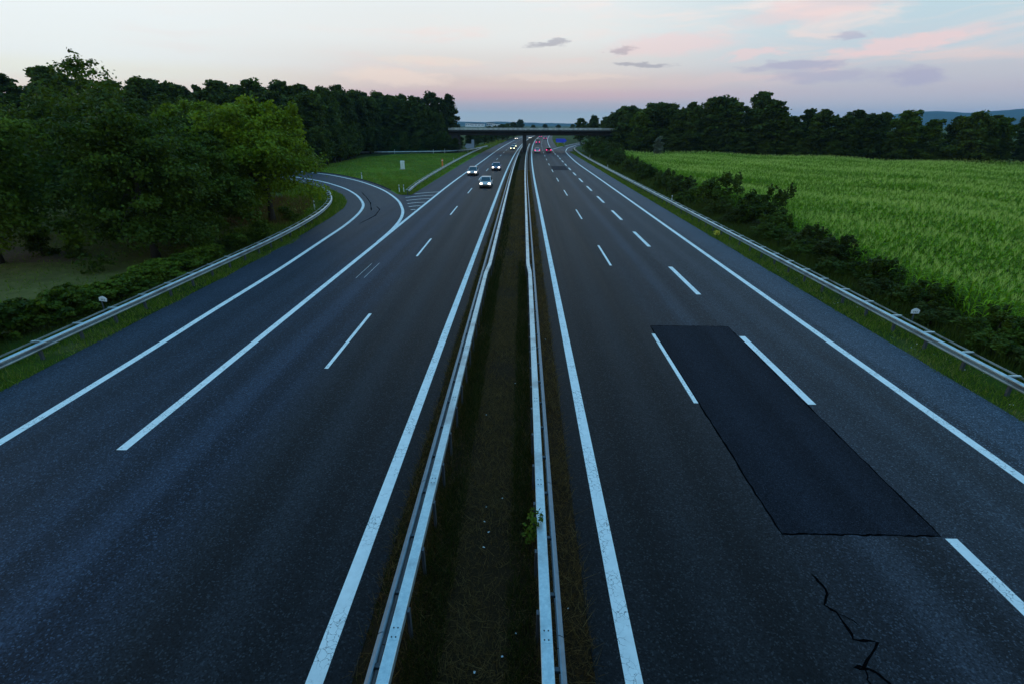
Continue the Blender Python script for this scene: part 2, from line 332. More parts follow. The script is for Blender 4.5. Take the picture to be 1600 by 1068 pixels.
def soil_fn(a, c2, sc):
    def f(t, b):
        co = ocoord(t); n = t.noise(co, sc, 6.0, 0.7); g = t.noise(co, 0.6, 4.0)
        c = t.mix(n, a, c2); k = t.m('ADD', 0.55, t.m('MULTIPLY', g, 0.9)); c = t.mix(1.0, c, t.comb(k, k, k), 'MULTIPLY')
        t.put(b.inputs['Base Color'], c); b.inputs['Roughness'].default_value = 0.95; b.inputs['Specular IOR Level'].default_value = 0.1
        bump(t, b, n, 0.9, 0.05)
    return f
M['median_soil'] = mat('median_soil', soil_fn((0.008, 0.0045, 0.0018), (0.045, 0.024, 0.010), 9.0))
M['field_soil'] = mat('field_soil', soil_fn((0.03, 0.028, 0.012), (0.06, 0.05, 0.025), 3.0))
M['orchard'] = mat('orchard_grass', soil_fn((0.040, 0.045, 0.010), (0.17, 0.155, 0.045), 1.6))
M['bare'] = mat('bare_earth', soil_fn((0.045, 0.030, 0.018), (0.15, 0.105, 0.065), 2.5))
M['hill'] = plain('wooded_hill', (0.030, 0.046, 0.024), 1.0, 0, 0.35, 0.01, 0.0)

# ------------------------------------------------------------------ the place: alignment of the motorway
def off(y): return 8.3e-5*(y-75)**2 if y > 75 else 0.0
def lerp(a, b, t): return a+(b-a)*t
def sstep(a, b, x): x = min(1, max(0, (x-a)/(b-a))); return x*x*(3-2*x)
def resample(pts, step):
    P = [Vector((p[0], p[1], 0)) for p in pts]
    # Catmull-Rom
    Q = []
    for i in range(len(P)-1):
        p0, p1, p2, p3 = P[max(i-1, 0)], P[i], P[i+1], P[min(i+2, len(P)-1)]
        for k in range(24):
            s = k/24; Q.append(0.5*((2*p1)+(p2-p0)*s+(2*p0-5*p1+4*p2-p3)*s*s+(3*p1-p0-3*p2+p3)*s**3))
    Q.append(P[-1]); d = [0]
    for i in range(1, len(Q)): d.append(d[-1]+(Q[i]-Q[i-1]).length)
    n = max(1, round(d[-1]/step)); out = []; j = 0
    for k in range(n+1):
        s = d[-1]*k/n
        while j < len(d)-2 and d[j+1] < s: j += 1
        out.append(Q[j].lerp(Q[j+1], (s-d[j])/max(1e-9, d[j+1]-d[j])))
    return out
def normals(P):
    N = []
    for i in range(len(P)):
        d = (P[min(i+1, len(P)-1)]-P[max(i-1, 0)]).normalized(); N.append(Vector((d.y, -d.x, 0)))     # to the right of travel
    return N
def ribbon(name, P, w, z, m, parent=None, lat0=0.0):
    N = normals(P); v = []; f = []; at = []
    for p, n in zip(P, N):
        for s in (-w/2, w/2): v.append((p.x+n.x*s, p.y+n.y*s, z)); at.append(lat0+s)
    f = [(2*i, 2*i+1, 2*i+3, 2*i+2) for i in range(len(P)-1)]
    return obj(name, fast_mesh(name, np.array(v), np.array(f), m, at), parent)
def band(name, ys, xl, xr, z, m, nx=1, parent=None, curve=True, lat=None):
    v = []; at = []; n = nx+1
    for y in ys:
        a, b = xl(y), xr(y)
        for i in range(n):
            x0 = lerp(a, b, i/nx); v.append((x0+(off(y) if curve else 0), y, z)); at.append(lat(x0, y) if lat else x0)
    f = [(r*n+i, r*n+i+1, (r+1)*n+i+1, (r+1)*n+i) for r in range(len(ys)-1) for i in range(nx)]
    return obj(name, fast_mesh(name, np.array(v), np.array(f), m, at), parent)
def rng(a, b, s): n = max(1, int(round((b-a)/s))); return [a+(b-a)*i/n for i in range(n+1)]
def interp(pts):
    return lambda y: float(np.interp(y, [p[0] for p in pts], [p[1] for p in pts]))

# ground sheet to the horizon
g = obj('ground', mesh('ground', [(-9000, -2500, -0.03), (9000, -2500, -0.03), (9000, 11000, -0.03), (-9000, 11000, -0.03)], [(0, 1, 2, 3)], M['ground']))
props(g, 'flat grassy ground on both sides of the motorway', 'ground', kind='structure')

# left carriageway (traffic towards the camera) with the merging lane
XL = interp([(-30, -18.2), (38, -18.2), (70, -14.7), (600, -14.7)])
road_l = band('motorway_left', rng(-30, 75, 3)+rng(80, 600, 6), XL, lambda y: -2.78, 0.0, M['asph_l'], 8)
props(road_l, 'dark asphalt carriageway left of the central reservation', 'road', kind='structure')
XR = interp([(-30, 15.9), (170, 15.9), (200, 15.9), (214, 12.3), (600, 12.3)])
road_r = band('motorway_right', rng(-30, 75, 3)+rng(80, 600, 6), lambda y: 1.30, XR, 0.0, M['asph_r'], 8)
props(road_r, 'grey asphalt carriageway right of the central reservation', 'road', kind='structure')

# left slip road joining from behind the trees
ramp_out = [(-11.5, 30), (-11.5, 42.5), (-11.84, 49.2), (-12.54, 54.3), (-13.6, 58.8), (-15.56, 65.1), (-19.25, 73.9), (-23.3, 81.5), (-28.0, 88.9), (-34.6, 97.3), (-39.6, 102.0), (-48, 108.5), (-60, 115)]
ramp_in = [(-15.28, -30), (-15.28, 12), (-15.5, 24), (-15.66, 32), (-16.1, 41.1), (-16.42, 47.3), (-17.07, 53.5), (-18.0, 58.7), (-19.3, 63.0), (-21.8, 69.1), (-24.8, 75.0), (-27.8, 79.8), (-32.8, 86.6), (-38.2, 92.2), (-46, 98.5), (-58, 105)]
rail_l = [(-18.85, -8), (-18.85, 16.5), (-18.80, 30), (-18.85, 38), (-19.25, 45), (-20.1, 52), (-21.65, 59), (-23.85, 65.2), (-25.85, 69.6), (-29.0, 74.7), (-33.1, 79.9), (-41, 88), (-54, 97.5)]
PO, PN = resample(ramp_out, 1.5), resample([p for p in ramp_in if p[1] >= 32], 1.5)
def strip_between(name, A, B, z, m, n=70, nx=4, lat=(0.0, 1.0)):
    A = resample(A, 0.5); B = resample(B, 0.5); v = []; at = []
    for i in range(n+1):
        a = A[int(i/n*(len(A)-1))]; b = B[int(i/n*(len(B)-1))]
        for k in range(nx+1): p = a.lerp(b, k/nx); v.append((p.x, p.y, z)); at.append(lerp(lat[0], lat[1], k/nx))
    f = [(r*(nx+1)+i, r*(nx+1)+i+1, (r+1)*(nx+1)+i+1, (r+1)*(nx+1)+i) for r in range(n) for i in range(nx)]
    return obj(name, fast_mesh(name, np.array(v), np.array(f), m, at))
ramp_edge_l = [(-18.2, 30), (-18.4, 38), (-18.8, 45), (-19.3, 52), (-20.0, 58), (-21.2, 63), (-23.4, 68.5), (-26.2, 73.5), (-29.6, 78), (-34.2, 83.3), (-40, 88.8), (-47, 94.2), (-58.5, 101.3)]
ramp_edge_r = [(-10.8, 30), (-10.8, 42.5), (-11.0, 50), (-11.6, 56), (-13.0, 61.5), (-15.2, 66.9), (-18.9, 75.2), (-22.9, 82.8), (-27.5, 90.1), (-34.0, 98.5), (-39.1, 103.3), (-47.5, 109.8), (-59.5, 116.3)]
ramp = strip_between('slip_road', ramp_edge_l, ramp_edge_r, -0.005, M['asph_ramp'], 80, 6, (-2.4, 5.0))
props(ramp, 'curved slip road joining the motorway from behind the trees', 'road', kind='structure')
# gore between slip road and carriageway
gore = obj('gore_area', fast_mesh('gore_area', np.array([(-18.2, 36, -0.010), (-11.0, 36, -0.010), (-13.6, 78, -0.010), (-14.9, 73, -0.010), (-16.9, 70.2, -0.010), (-18.2, 66, -0.010)]), np.array([(0, 1, 2), (0, 2, 3), (0, 3, 4), (0, 4, 5)]), M['asph_l'], [-13]*6))
props(gore, 'asphalt wedge with worn hatching where the slip road joins', 'road', kind='structure')
# right slip road leaving behind the far bridge
re_line = [(13.32, 60), (13.3, 99), (13.3, 136), (14.4, 180), (15.4, 196.6), (18.0, 220.4), (21.6, 239.3), (26.6, 262.5), (34, 290), (46, 322)]
go_line = [(10.6, 205), (13.0, 218), (16.0, 232.6), (23.0, 262), (30, 288), (41, 323)]
exit_r = strip_between('exit_road', [(9.5, 190), (10.6, 205), (13.0, 219), (15.6, 233.4), (22.4, 263), (29, 290), (40, 325)], [(17.8, 190), (18.4, 205), (20.3, 218), (23.6, 236), (29, 260), (36.4, 288), (48.5, 320)], -0.005, M['asph_ramp'], 50, 4, (0, 6))
props(exit_r, 'exit road curving away to the right under the far bridge', 'road', kind='structure')
# loop road behind the grass island, left
loop_c = [(-14.6, 262), (-15.4, 240), (-17.0, 221), (-19.2, 203), (-22.6, 188), (-27.5, 181), (-36, 176.5), (-48, 174.3), (-75, 172), (-110, 172)]
loop = ribbon('loop_road', resample(loop_c, 3), 4.2, -0.006, M['asph_ramp'], None, 2.0)
props(loop, 'narrow slip road behind the grass island on the left', 'road', kind='structure')
isl = band('island_ground', rng(66, 178, 3), lambda y: min(float(np.interp(y, [66, 75.2, 82.8, 90.1, 98.5, 103.3, 110, 150, 176], [-15.0, -18.9, -22.9, -27.5, -34.0, -39.1, -46, -46, -40])), -14.9), lambda y: -14.5, -0.02, M['mown'], 6)
props(isl, 'mown grass ground of the island between slip road and motorway', 'ground', kind='structure')
# central reservation, field soil, orchard floor
med = band('central_reservation', rng(-30, 75, 5)+rng(80, 600, 8), lambda y: -2.95, lambda y: 1.45, -0.012, M['median_soil'], 2)
props(med, 'dark overgrown strip of soil between the two carriageways', 'verge', kind='structure')
fld = obj('field_soil', mesh('field_soil', [(19.5, 6, -0.02), (190, 6, -0.02), (190, 108, -0.02), (98, 118, -0.02), (72, 138, -0.02), (46, 148, -0.02), (26, 160, -0.02), (24.5, 110, -0.02), (21.5, 60, -0.02), (19.5, 30, -0.02)], [tuple(range(10))], M['field_soil']))
props(fld, 'soil of the maize field right of the motorway', 'field', kind='structure')
orc = obj('meadow', mesh('meadow', [(-75, 18, -0.02), (-24, 25, -0.02), (-24.5, 44, -0.02), (-28, 62, -0.02), (-75, 60, -0.02)], [(0, 1, 2, 3, 4)], M['orchard']))
props(orc, 'dim mown meadow under the trees on the left', 'meadow', kind='structure')
bare = strip_between('bare_earth', [(-60, 34.0), (-42, 34.0), (-35, 33.2), (-30, 33.6)], [(-60, 39.0), (-42, 38.4), (-35, 37.0), (-30, 35.2)], -0.014, M['bare'], 30, 4)
props(bare, 'brown strip of bare earth in the meadow on the left', 'soil', kind='structure')

# ------------------------------------------------------------------ road markings, parts of the roads
def line_x(name, parent, x0, ya, yb, w, m=None, step=4.0, z=0.005):
    xf = x0 if callable(x0) else (lambda y: x0)
    return band(name, rng(ya, yb, step), lambda y: xf(y)-w/2, lambda y: xf(y)+w/2, z, m or M['paint'], 1, parent)
LX = lambda y: -11.45 + 0.75*sstep(70, 150, y)
line_x('edge_line', road_l, -3.41, -20, 590, 0.30)
line_x('edge_line', road_l, LX, 12.1, 590, 0.30)
for k in range(32): y0 = 17.55+18.15*k; line_x('lane_dash', road_l, -7.47, y0, y0+6.15, 0.15)
line_x('edge_line', road_r, 1.95, -20, 590, 0.30)
for k in range(32): y0 = 15.2+18.25*(k-1); line_x('lane_dash', road_r, 5.91, y0, y0+6.2, 0.15)
for k in range(17): y0 = 15.2+12.05*(k-1); line_x('lane_dash', road_r, 9.78 if y0 < 160 else 9.45, y0, y0+6.0, 0.27)
line_x('edge_line', road_r, 9.25, 205, 590, 0.25)
line_x('edge_line', road_r, 13.32, -20, 60, 0.30)
ribbon('edge_line', resample(re_line, 3), 0.30, 0.006, M['paint'], road_r)
ribbon('edge_line', resample(go_line, 3), 0.25, 0.006, M['paint'], exit_r)
ribbon('edge_line', resample(ramp_in, 1.5), 0.30, 0.0065, M['paint'], ramp)
ribbon('edge_line', PO[int(len(PO)*0.10):], 0.30, 0.007, M['paint'], ramp)
# worn hatching in the gore
for i, (xa, ya, xb, yb) in enumerate(((-12.2, 57.0, -11.75, 57.2), (-12.9, 59.3, -11.7, 60.1), (-13.6, 61.8, -11.7, 63.1), (-14.3, 64.5, -11.7, 66.4), (-15.0, 67.3, -11.7, 69.8), (-14.6, 71.0, -11.6, 73.4))):
    ribbon('gore_hatch', resample([(xa, ya), ((xa+xb)/2, (ya+yb)/2+0.3), (xb, yb)], 0.5), 0.28, 0.0045, M['paint_worn'], road_l)
# fresh asphalt patch, its sealed joint, small patches, crack seals
patch = band('asphalt_patch', rng(9.22, 22.4, 1.0), lambda y: 6.0, lambda y: 9.60, 0.003, M['asph_patch'], 3, road_r)
band('asphalt_patch', rng(111, 122.5, 3), lambda y: 6.1, lambda y: 9.3, 0.003, M['asph_patch'], 2, road_r)
def seal(pts, w, parent, z=0.004):
    rnd = random.Random(int(pts[0][0]*100)); P = []
    for i in range(len(pts)-1):
        for k in range(4): P.append(Vector((lerp(pts[i][0], pts[i+1][0], k/4)+rnd.uniform(-.02, .02), lerp(pts[i][1], pts[i+1][1], k/4)+rnd.uniform(-.02, .02), 0)))
    P.append(Vector((*pts[-1], 0))); N = normals(P); v = []
    for i, (p, n) in enumerate(zip(P, N)):
        ww = w*rnd.uniform(0.5, 1.4)*(0.35 if i in (0, len(P)-1) else 1)
        v += [(p.x-n.x*ww/2, p.y-n.y*ww/2, z), (p.x+n.x*ww/2, p.y+n.y*ww/2, z)]
    return obj('crack_seal', mesh('crack_seal', v, [(2*i, 2*i+1, 2*i+3, 2*i+2) for i in range(len(P)-1)], M['tar']), parent)
for side_pts in ([(6.0, 9.2+k*1.1) for k in range(13)], [(9.6, 9.2+k*1.1) for k in range(13)], [(5.98+k*.452, 9.22) for k in range(9)], [(5.98+k*.452, 22.4) for k in range(9)]):
    o = seal(side_pts, 0.05, road_r, 0.0038); o.name = 'sealed_joint'
seal([(6.1, 8.08), (6.2, 7.68), (5.98, 7.31), (6.13, 7.13), (6.11, 6.59), (6.51, 6.55), (5.98, 6.09), (5.82, 6.07), (6.1, 6.03), (6.22, 5.83), (6.4, 5.4)], 0.05, road_r); seal([(6.13, 7.13), (6.3, 7.02), (6.36, 6.9)], 0.02, road_r, .0037); seal([(5.98, 6.09), (5.9, 5.85), (5.94, 5.6)], 0.022, road_r, .0037)
seal([(-22.2, 72.6), (-19.9, 67), (-18.1, 62.2), (-16.4, 56.4)], 0.12, ramp); seal([(-16.7, 59.6), (-15.7, 57.2), (-15.1, 53.2), (-15.2, 51), (-15.36, 48.5)], 0.12, ramp, 0.005)
for ya, yb, xa in ((30.0, 33.6, -10.1), (30.1, 33.7, -9.62)): line_x('sealed_joint', road_l, xa, ya, yb, 0.03, M['paint_worn'], z=0.0045)
# low kerb along the outer edge of the slip road
KB = resample(ramp_edge_r[6:], 2.0); KN = normals(KB)
for i in range(0, len(KB)-1):
    a, b, n = KB[i], KB[i+1], KN[i]; e = (b-a)*0.006
    a, b = a+e, b-e
    mb = MB().quadbox([(a.x, a.y, -.03), (a.x+n.x*.14, a.y+n.y*.14, -.03), (b.x+n.x*.14, b.y+n.y*.14, -.03), (b.x, b.y, -.03), (a.x+n.x*.01, a.y+n.y*.01, .09), (a.x+n.x*.14, a.y+n.y*.14, .09), (b.x+n.x*.14, b.y+n.y*.14, .09), (b.x+n.x*.01, b.y+n.y*.01, .09)])
    obj('kerb_stone', mb.build('kerb_stone', M['concrete']), ramp)

# ------------------------------------------------------------------ guardrails
WB = [(0.0, .75), (.020, .752), (.085, .712), (.092, .690), (.085, .668), (-.055, .652), (-.055, .585), (.085, .545), (.092, .515), (.085, .486), (.020, .440), (0.0, .438)]
WB_MEDIAN = [(0.0, .75), (.020, .752), (.085, .712), (.092, .690), (.085, .668), (.012, .625), (.012, .570), (.085, .530), (.092, .508), (.085, .486), (.020, .440), (0.0, .438)]
def beam_profile(pr, th=0.006):
    back = [(d-th, z) for d, z in reversed(pr)]; return pr + back
def sweep(P, N, prof, side):
    v = []; n = len(prof)
    for p, nn in zip(P, N): v += [(p.x+nn.x*d*side, p.y+nn.y*d*side, z) for d, z in prof]
    f = [(i*n+k, i*n+(k+1) % n, (i+1)*n+(k+1) % n, (i+1)*n+k) for i in range(len(P)-1) for k in range(n)]
    f += [tuple(range(n)), tuple((len(P)-1)*n+k for k in range(n))]
    return v, f
def swept(name, P, N, prof, side, m, parent):
    v, f = sweep(P, N, prof, side); mb = MB(); mb.v = v; mb.f = f; return obj(name, mb.build(name, m), parent)
def loc_box(name, p, n, side, d0, d1, hw, z0, z1, m, parent):
    d = Vector((-n.y, n.x, 0)); a = p+n*d0*side; b = p+n*d1*side
    P = [a-d*hw, b-d*hw, b+d*hw, a+d*hw]
    return obj(name, MB().quadbox([(q.x, q.y, z0) for q in P]+[(q.x, q.y, z1) for q in P]).build(name, m), parent)
def guardrail(path, side, label, near=95.0, strap=True, post_step=2.0):
    """side = +1 when the traffic face lies to the right of the path direction"""
    P = resample(path, post_step); N = normals(P); r = empty('guardrail', (P[0].x, P[0].y, 0)); r.location = (0, 0, 0)
    props(r, label, 'guardrail')
    i = 0
    while i < len(P)-1:
        k = 2 if P[i].y < near else 5
        j = min(i+k, len(P)-1); Q = P[i:j+1]; NN = N[i:j+1]
        swept('rail_beam', Q, NN, beam_profile(WB), side, M['steel'], r)
        if strap: swept('rear_strap', Q, NN, [(-.40, .735), (-.40, .665), (-.408, .665), (-.408, .735)], side, M['steel'], r)
        i = j
    for i, p in enumerate(P):
        if p.y > near and i % 2: continue
        loc_box('post', p, N[i], side, -.26, -.16, .05, -.03, .70, M['steel_dk'], r)
        loc_box('spacer', p, N[i], side, -.41 if strap else -.25, -.004, .045, .705, .762, M['steel'], r)
        if p.y < 45:
            d = Vector((-N[i].y, N[i].x, 0))
            for s in (-.02, .02): loc_box('bolt', p+d*s*4, N[i], side, .012, .022, .012, .585, .609, M['bolt'], r)
    return r
guardrail(rail_l, 1, 'steel guardrail behind the left verge, curving away with the slip road')
rail_r = [(16.68, -8), (16.68, 15), (16.72, 60), (16.68, 105), (16.9, 150), (17.6, 178), (18.7, 200), (20.9, 218)]
guardrail(rail_r, -1, 'steel guardrail between the right verge and the maize field')
guardrail([(-14.95, 69.4), (-15.5, 78), (-15.85, 91.6), (-16.15, 120), (-16.2, 150), (-15.9, 178), (-15.3, 200)], 1, 'steel guardrail along the motorway side of the grass island', near=75)
guardrail([(-14.6, 224), (-16.4, 206), (-18.4, 193), (-21.5, 183), (-28.5, 176.6), (-48, 171.0), (-75, 168.6)], -1, 'far pale guardrail along the back of the grass island', near=20)

def median_rail(x_plate, side, label):
    """box beam on posts, with a W beam on the traffic face; side=+1: traffic to the right"""
    r = empty('guardrail', (0, 0, 0)); props(r, label, 'guardrail')
    BOX = [(0.10, .745), (0.10, .60), (-.10, .60), (-.10, .745), (-.094, .75), (.094, .75)]
    def shift(y): return -side*0.10*sstep(28.6, 31.2, y)
    ys = rng(-6, 90, 4.0)+rng(102, 250, 12.0)[0:]
    for a, b in zip(ys[:-1], ys[1:]):
        n = 8 if a < 32 < b+4 else (4 if a > 60 else 2)
        Q = [Vector((x_plate+off(y)+shift(y), y, 0)) for y in [lerp(a, b-0.02, i/n) for i in range(n+1)]]; NN = [Vector((1, 0, 0))]*len(Q)
        swept('box_beam', Q, NN, BOX, side, M['steel'], r)
        Q2 = [Vector((x_plate+side*0.20+off(q.y), q.y, 0)) for q in Q]
        swept('rail_beam', Q2, NN, beam_profile(WB_MEDIAN), side, M['steel_mid'], r)
        if a < 62:                                   # splice plate with four bolts
            q = Q[-1]; w = Vector((1, 0, 0))
            obj('splice_plate', MB().box(q.x-.097, q.x+.097, q.y-.13, q.y+.15, .750, .753).build('splice_plate', M['steel']), r)
            for bx in (-.035, .035):
                for by in (-.075, .095): obj('bolt', MB().tube([(q.x+bx, q.y+by, .752), (q.x+bx, q.y+by, .762)], [.015, .012], 6).build('bolt', M['bolt']), r)
    y = -2.0; k = 0
    while y < 250:
        x = x_plate+off(y)+shift(y); n = Vector((1, 0, 0)); p = Vector((x, y, 0))
        loc_box('post', p, n, side, -.155, -.105, .05, -.03, .715, M['steel_dk'], r)
        loc_box('bracket', p+Vector((0, .4, 0)), n, side, .102, .20, .035, .64, .70, M['steel_dk'], r)
        y += 1.41 if y < 60 else 4.0
    return r
median_rail(-2.08, -1, 'double steel median barrier beside the left carriageway')
median_rail(0.47, 1, 'double steel median barrier beside the right carriageway')

# ------------------------------------------------------------------ bridges
def bridge(y0, depth, zt, zb, x0, x1, piers, label, rail_h=0.8, zrail=None):
    r = empty('road_bridge', (0, y0, 0)); props(r, label, 'bridge')
    w = depth
    prof = [(-w/2, zt-.35), (-w/2, zt), (w/2, zt), (w/2, zt-.35), (w/2-.9, zt-.5), (w/2-1.2, zb), (-w/2+1.2, zb), (-w/2+.9, zt-.5)]
    obj('deck', MB().prism(prof, x0, x1, 'x').build('deck', M['concrete']), r)
    for s in (-1, 1):
        obj('edge_beam', MB().box(x0, x1, s*w/2-.16, s*w/2+.16, zt-.25, zt+.18).build('edge_beam', M['concrete']), r)
        pm = MB().box(-.035, .035, -.035, .035, 0, rail_h-.2).build('railing_post', M['steel']); x = x0+1
        while x < x1: obj('railing_post', pm, r, (x, s*w/2, zt+.18)); x += 2.5
        obj('handrail', MB().box(x0, x1, s*w/2-.05, s*w/2+.05, zt+rail_h-.04, zt+rail_h+.04).build('handrail', M['steel']), r)
        mb = MB(); x = x0+.1
        while x < x1: mb.box(x-.02, x+.02, s*w/2-.015, s*w/2+.015, zt+.2, zt+rail_h-.05); x += .09
        o = obj('railing_bars', mb.build('railing_bars', M['steel']), r); o['kind'] = 'stuff'
    for px, pw, pl in piers: obj('pier', MB().prism([(px-pw/2, -pl/2+.3), (px-pw/2+.2, -pl/2), (px+pw/2-.2, -pl/2), (px+pw/2, -pl/2+.3), (px+pw/2, pl/2-.3), (px+pw/2-.2, pl/2), (px-pw/2+.2, pl/2), (px-pw/2, pl/2-.3)], -.03, zb-.003, 'z').build('pier', M['concrete']), r)
    for a, b in ((x0, x0+3), (x1-3, x1)): obj('abutment', MB().box(a, b, -w/2+1.0, w/2-1.0, -.03, zb-.003).build('abutment', M['concrete']), r)
    return r
bridge(190.5, 10, 6.75, 5.25, -25.2, 38, [(0.45, 1.3, 7.0)], 'long flat concrete road bridge crossing the motorway in the distance')
for xa, xb, nm in ((-95, -26.5, 'left'), (37.5, 110, 'right')):
    sl = (xa, xb) if nm == 'left' else (xb, xa)
    e = obj('embankment', MB().quadbox([(xa, 179.5, -.03), (xb, 182.5, -.03), (xb, 198.5, -.03), (xa, 201.5, -.03), (xa, 187.5, 6.2), (xb, 187.5, 6.2), (xb, 193.5, 6.2), (xa, 193.5, 6.2)]).build('embankment', M['ground'])); props(e, 'grassy embankment carrying the road %s of the far bridge' % nm, 'embankment', kind='structure')
bridge(-7.2, 13, 6.95, 5.35, -52, 52, [(-0.75, 0.9, 8.0)], 'concrete road bridge from which the motorway is seen', 1.0)

# ------------------------------------------------------------------ posts, markers, signs
def delineator_meshes():
    poly = [(-.06, -.05), (.06, -.05), (.045, .05), (-.045, .05)]
    post = MB()
    b = [(x, y, -.03) for x, y in poly]; tp = [(x, y, 1.02 if y < 0 else .90) for x, y in poly]
    post.quadbox(b+tp)
    bandm = MB().quadbox([(-.063, -.054, .70), (.063, -.054, .64), (.048, .054, .64), (-.048, .054, .70), (-.063, -.054, .93), (.063, -.054, .87), (.048, .054, .85), (-.048, .054, .90)])
    ref = MB().box(-.025, .025, -.060, -.0545, .72, .86)
    return post.build('post', M['white_plastic']), bandm.build('black_band', M['black_plastic']), ref.build('reflector', M['reflector'])
DM = delineator_meshes()
def delineator(x, y, label, rz=0.0, sc=1.0):
    r = empty('delineator_post', (x, y, 0), rz); r.scale = (sc, sc, sc); props(r, label, 'marker post', 'roadside marker posts')
    for nme, me in zip(('post', 'black_band', 'reflector'), DM): obj(nme, me, r)
for x, y, l in ((17.55, 62.4, 'white marker post behind the right guardrail beside the nearer dark bush'), (17.5, 112, 'white marker post behind the right guardrail, middle of three'),
                (18.4, 150, 'small white marker post behind the right guardrail nearest the exit curve'), (-22.6, 56.5, 'leaning white marker post behind the left guardrail on the bend'),
                (-27.6, 91.3, 'white marker post on the outer edge of the slip road'), (-16.95, 72.6, 'left one of the pair of marker posts at the tip of the grass island'),
                (-16.35, 72.7, 'right one of the pair of marker posts at the tip of the grass island'), (-17.0, 133, 'white marker post behind the guardrail right of the orange pillar'),
                (-41, 173.4, 'leftmost far marker post at the pale guardrail behind the island'), (-29, 176.0, 'middle far marker post at the pale guardrail behind the island'), (-25.8, 179.3, 'right far marker post at the pale guardrail behind the island')):
    delineator(x, y, l, 0.0, 1.25 if y > 160 else 1.0)
def km_marker(x, y, rz, label, tilt):
    r = empty('distance_marker', (x, y, 0), rz); props(r, label, 'marker sign', 'distance markers')
    obj('post', MB().tube([(0, 0, -.03), (0, 0, .95)], [.03, .03], 8).build('post', M['steel_dk']), r)
    pl = [(-.18, 0), (.18, 0), (.19, .15), (.10, .22), (0, .25), (-.10, .22), (-.19, .15)]
    p = obj('plate', MB().prism([(a, b+.86) for a, b in pl], -.05, -.036, 'y').build('plate', M['white_plastic']), r); p.rotation_euler = (0, tilt, 0)
    for i in (-1, 0, 1): obj('digit_mark', MB().box(i*.07-.012, i*.07+.012, -.0535, -.0505, .905, .975).build('digit_mark', M['black_plastic']), p)
    return r
km_marker(17.6, 22.0, 0, 'small white distance plate on a post behind the right guardrail', 0)
km_marker(-20.0, 22.8, 0, 'small tilted white distance plate on a post behind the left guardrail', R(8))
# emergency phone pillar
r = empty('emergency_phone', (-17.5, 117.2, 0)); props(r, 'slim orange emergency phone pillar behind the island guardrail', 'emergency phone')
obj('base', MB().box(-.22, .22, -.2, .2, -.03, .08).build('base', M['concrete']), r)
obj('pillar', MB().box(-.14, .14, -.12, .12, .081, 1.35, .01, .01).build('pillar', M['orange']), r)
h = obj('hood', MB().prism([(-.2, 1.351), (.2, 1.351), (.2, 1.55), (.1, 1.72), (-.1, 1.72), (-.2, 1.55)], -.18, .18, 'y').build('hood', M['orange']), r)
obj('flap', MB().box(-.15, .15, -.192, -.181, 1.38, 1.54).build('flap', M['white_plastic']), h)
# switch cabinet
r = empty('switch_cabinet', (-25.0, 111.7, 0), R(-8)); props(r, 'pale upright switch cabinet standing alone on the grass island', 'cabinet')
obj('plinth', MB().box(-.62, .42, -.3, .3, -.03, .12).build('plinth', M['concrete_lt']), r)
c = obj('housing', MB().box(-.38, .38, -.22, .22, .121, 1.62).build('housing', M['cabinet']), r)
obj('roof', MB().box(-.42, .42, -.26, .26, 1.621, 1.69, .05, .05).build('roof', M['cabinet']), r)
for s in (-1, 1): obj('door', MB().box(-.36 if s < 0 else .006, -.006 if s < 0 else .36, -.236, -.222, .18, 1.56).build('door', M['cabinet']), c)
obj('handle', MB().box(.03, .06, -.256, -.238, .8, .98).build('handle', M['steel_dk']), c)
# exit arrow sign seen from behind
r = empty('direction_sign', (-17.6, 183, 0), R(6)); props(r, 'grey back of an arrow shaped exit sign before the far bridge', 'sign')
for x in (-.9, .8): obj('post', MB().tube([(x, .06, -.03), (x, .06, 2.6 if x < 0 else 3.9)], [.05, .05], 8).build('post', M['steel']), r)
obj('arrow_panel', MB().prism([(-2.0, 2.0), (-1.3, 1.25), (1.25, 1.25), (1.25, 4.0), (.35, 4.0), (.35, 2.75), (-1.3, 2.75)], -.02, .0, 'y').build('arrow_panel', M['sign_back']), r)
# blue sign beyond the bridge
r = empty('direction_sign', (17.0, 247, 0), R(-8)); props(r, 'bright blue road sign on the grass beyond the far bridge', 'sign')
for x in (-1.4, 1.4): obj('post', MB().tube([(x, .06, -.03), (x, .06, 2.8)], [.05, .05], 8).build('post', M['steel']), r)
obj('sign_panel', MB().prism([(-2.3, 1.3), (1.7, 1.3), (2.6, 2.1), (1.7, 2.9), (-2.3, 2.9)], -.03, .0, 'y').build('sign_panel', M['blue']), r)
# litter in the central reservation
lm = [mesh('litter', [(-.035, -.02, 0), (.03, -.03, .012), (.045, .02, .004), (.005, .035, .03), (-.04, .02, .015)], [(0, 1, 3), (1, 2, 3), (0, 3, 4)], M['litter'])]
for i, (x, y) in enumerate(((-.81, 9.9), (-.43, 10.23), (-.82, 9.4), (-.7, 9.07), (-.05, 6.55), (-.28, 6.1), (-.74, 5.81), (-.78, 8.61), (.95, 7.1), (-1.1, 14.2), (-.2, 16.4), (1.05, 20.5), (-1.2, 24.8), (.98, 33))):
    o = obj('litter', lm[0], None, (x, y, .05), i*1.3); o.scale = (.42+.09*(i % 4),)*3
    props(o, 'tiny pale scrap of litter lying in the central reservation', 'litter', 'scraps of litter in the central reservation')

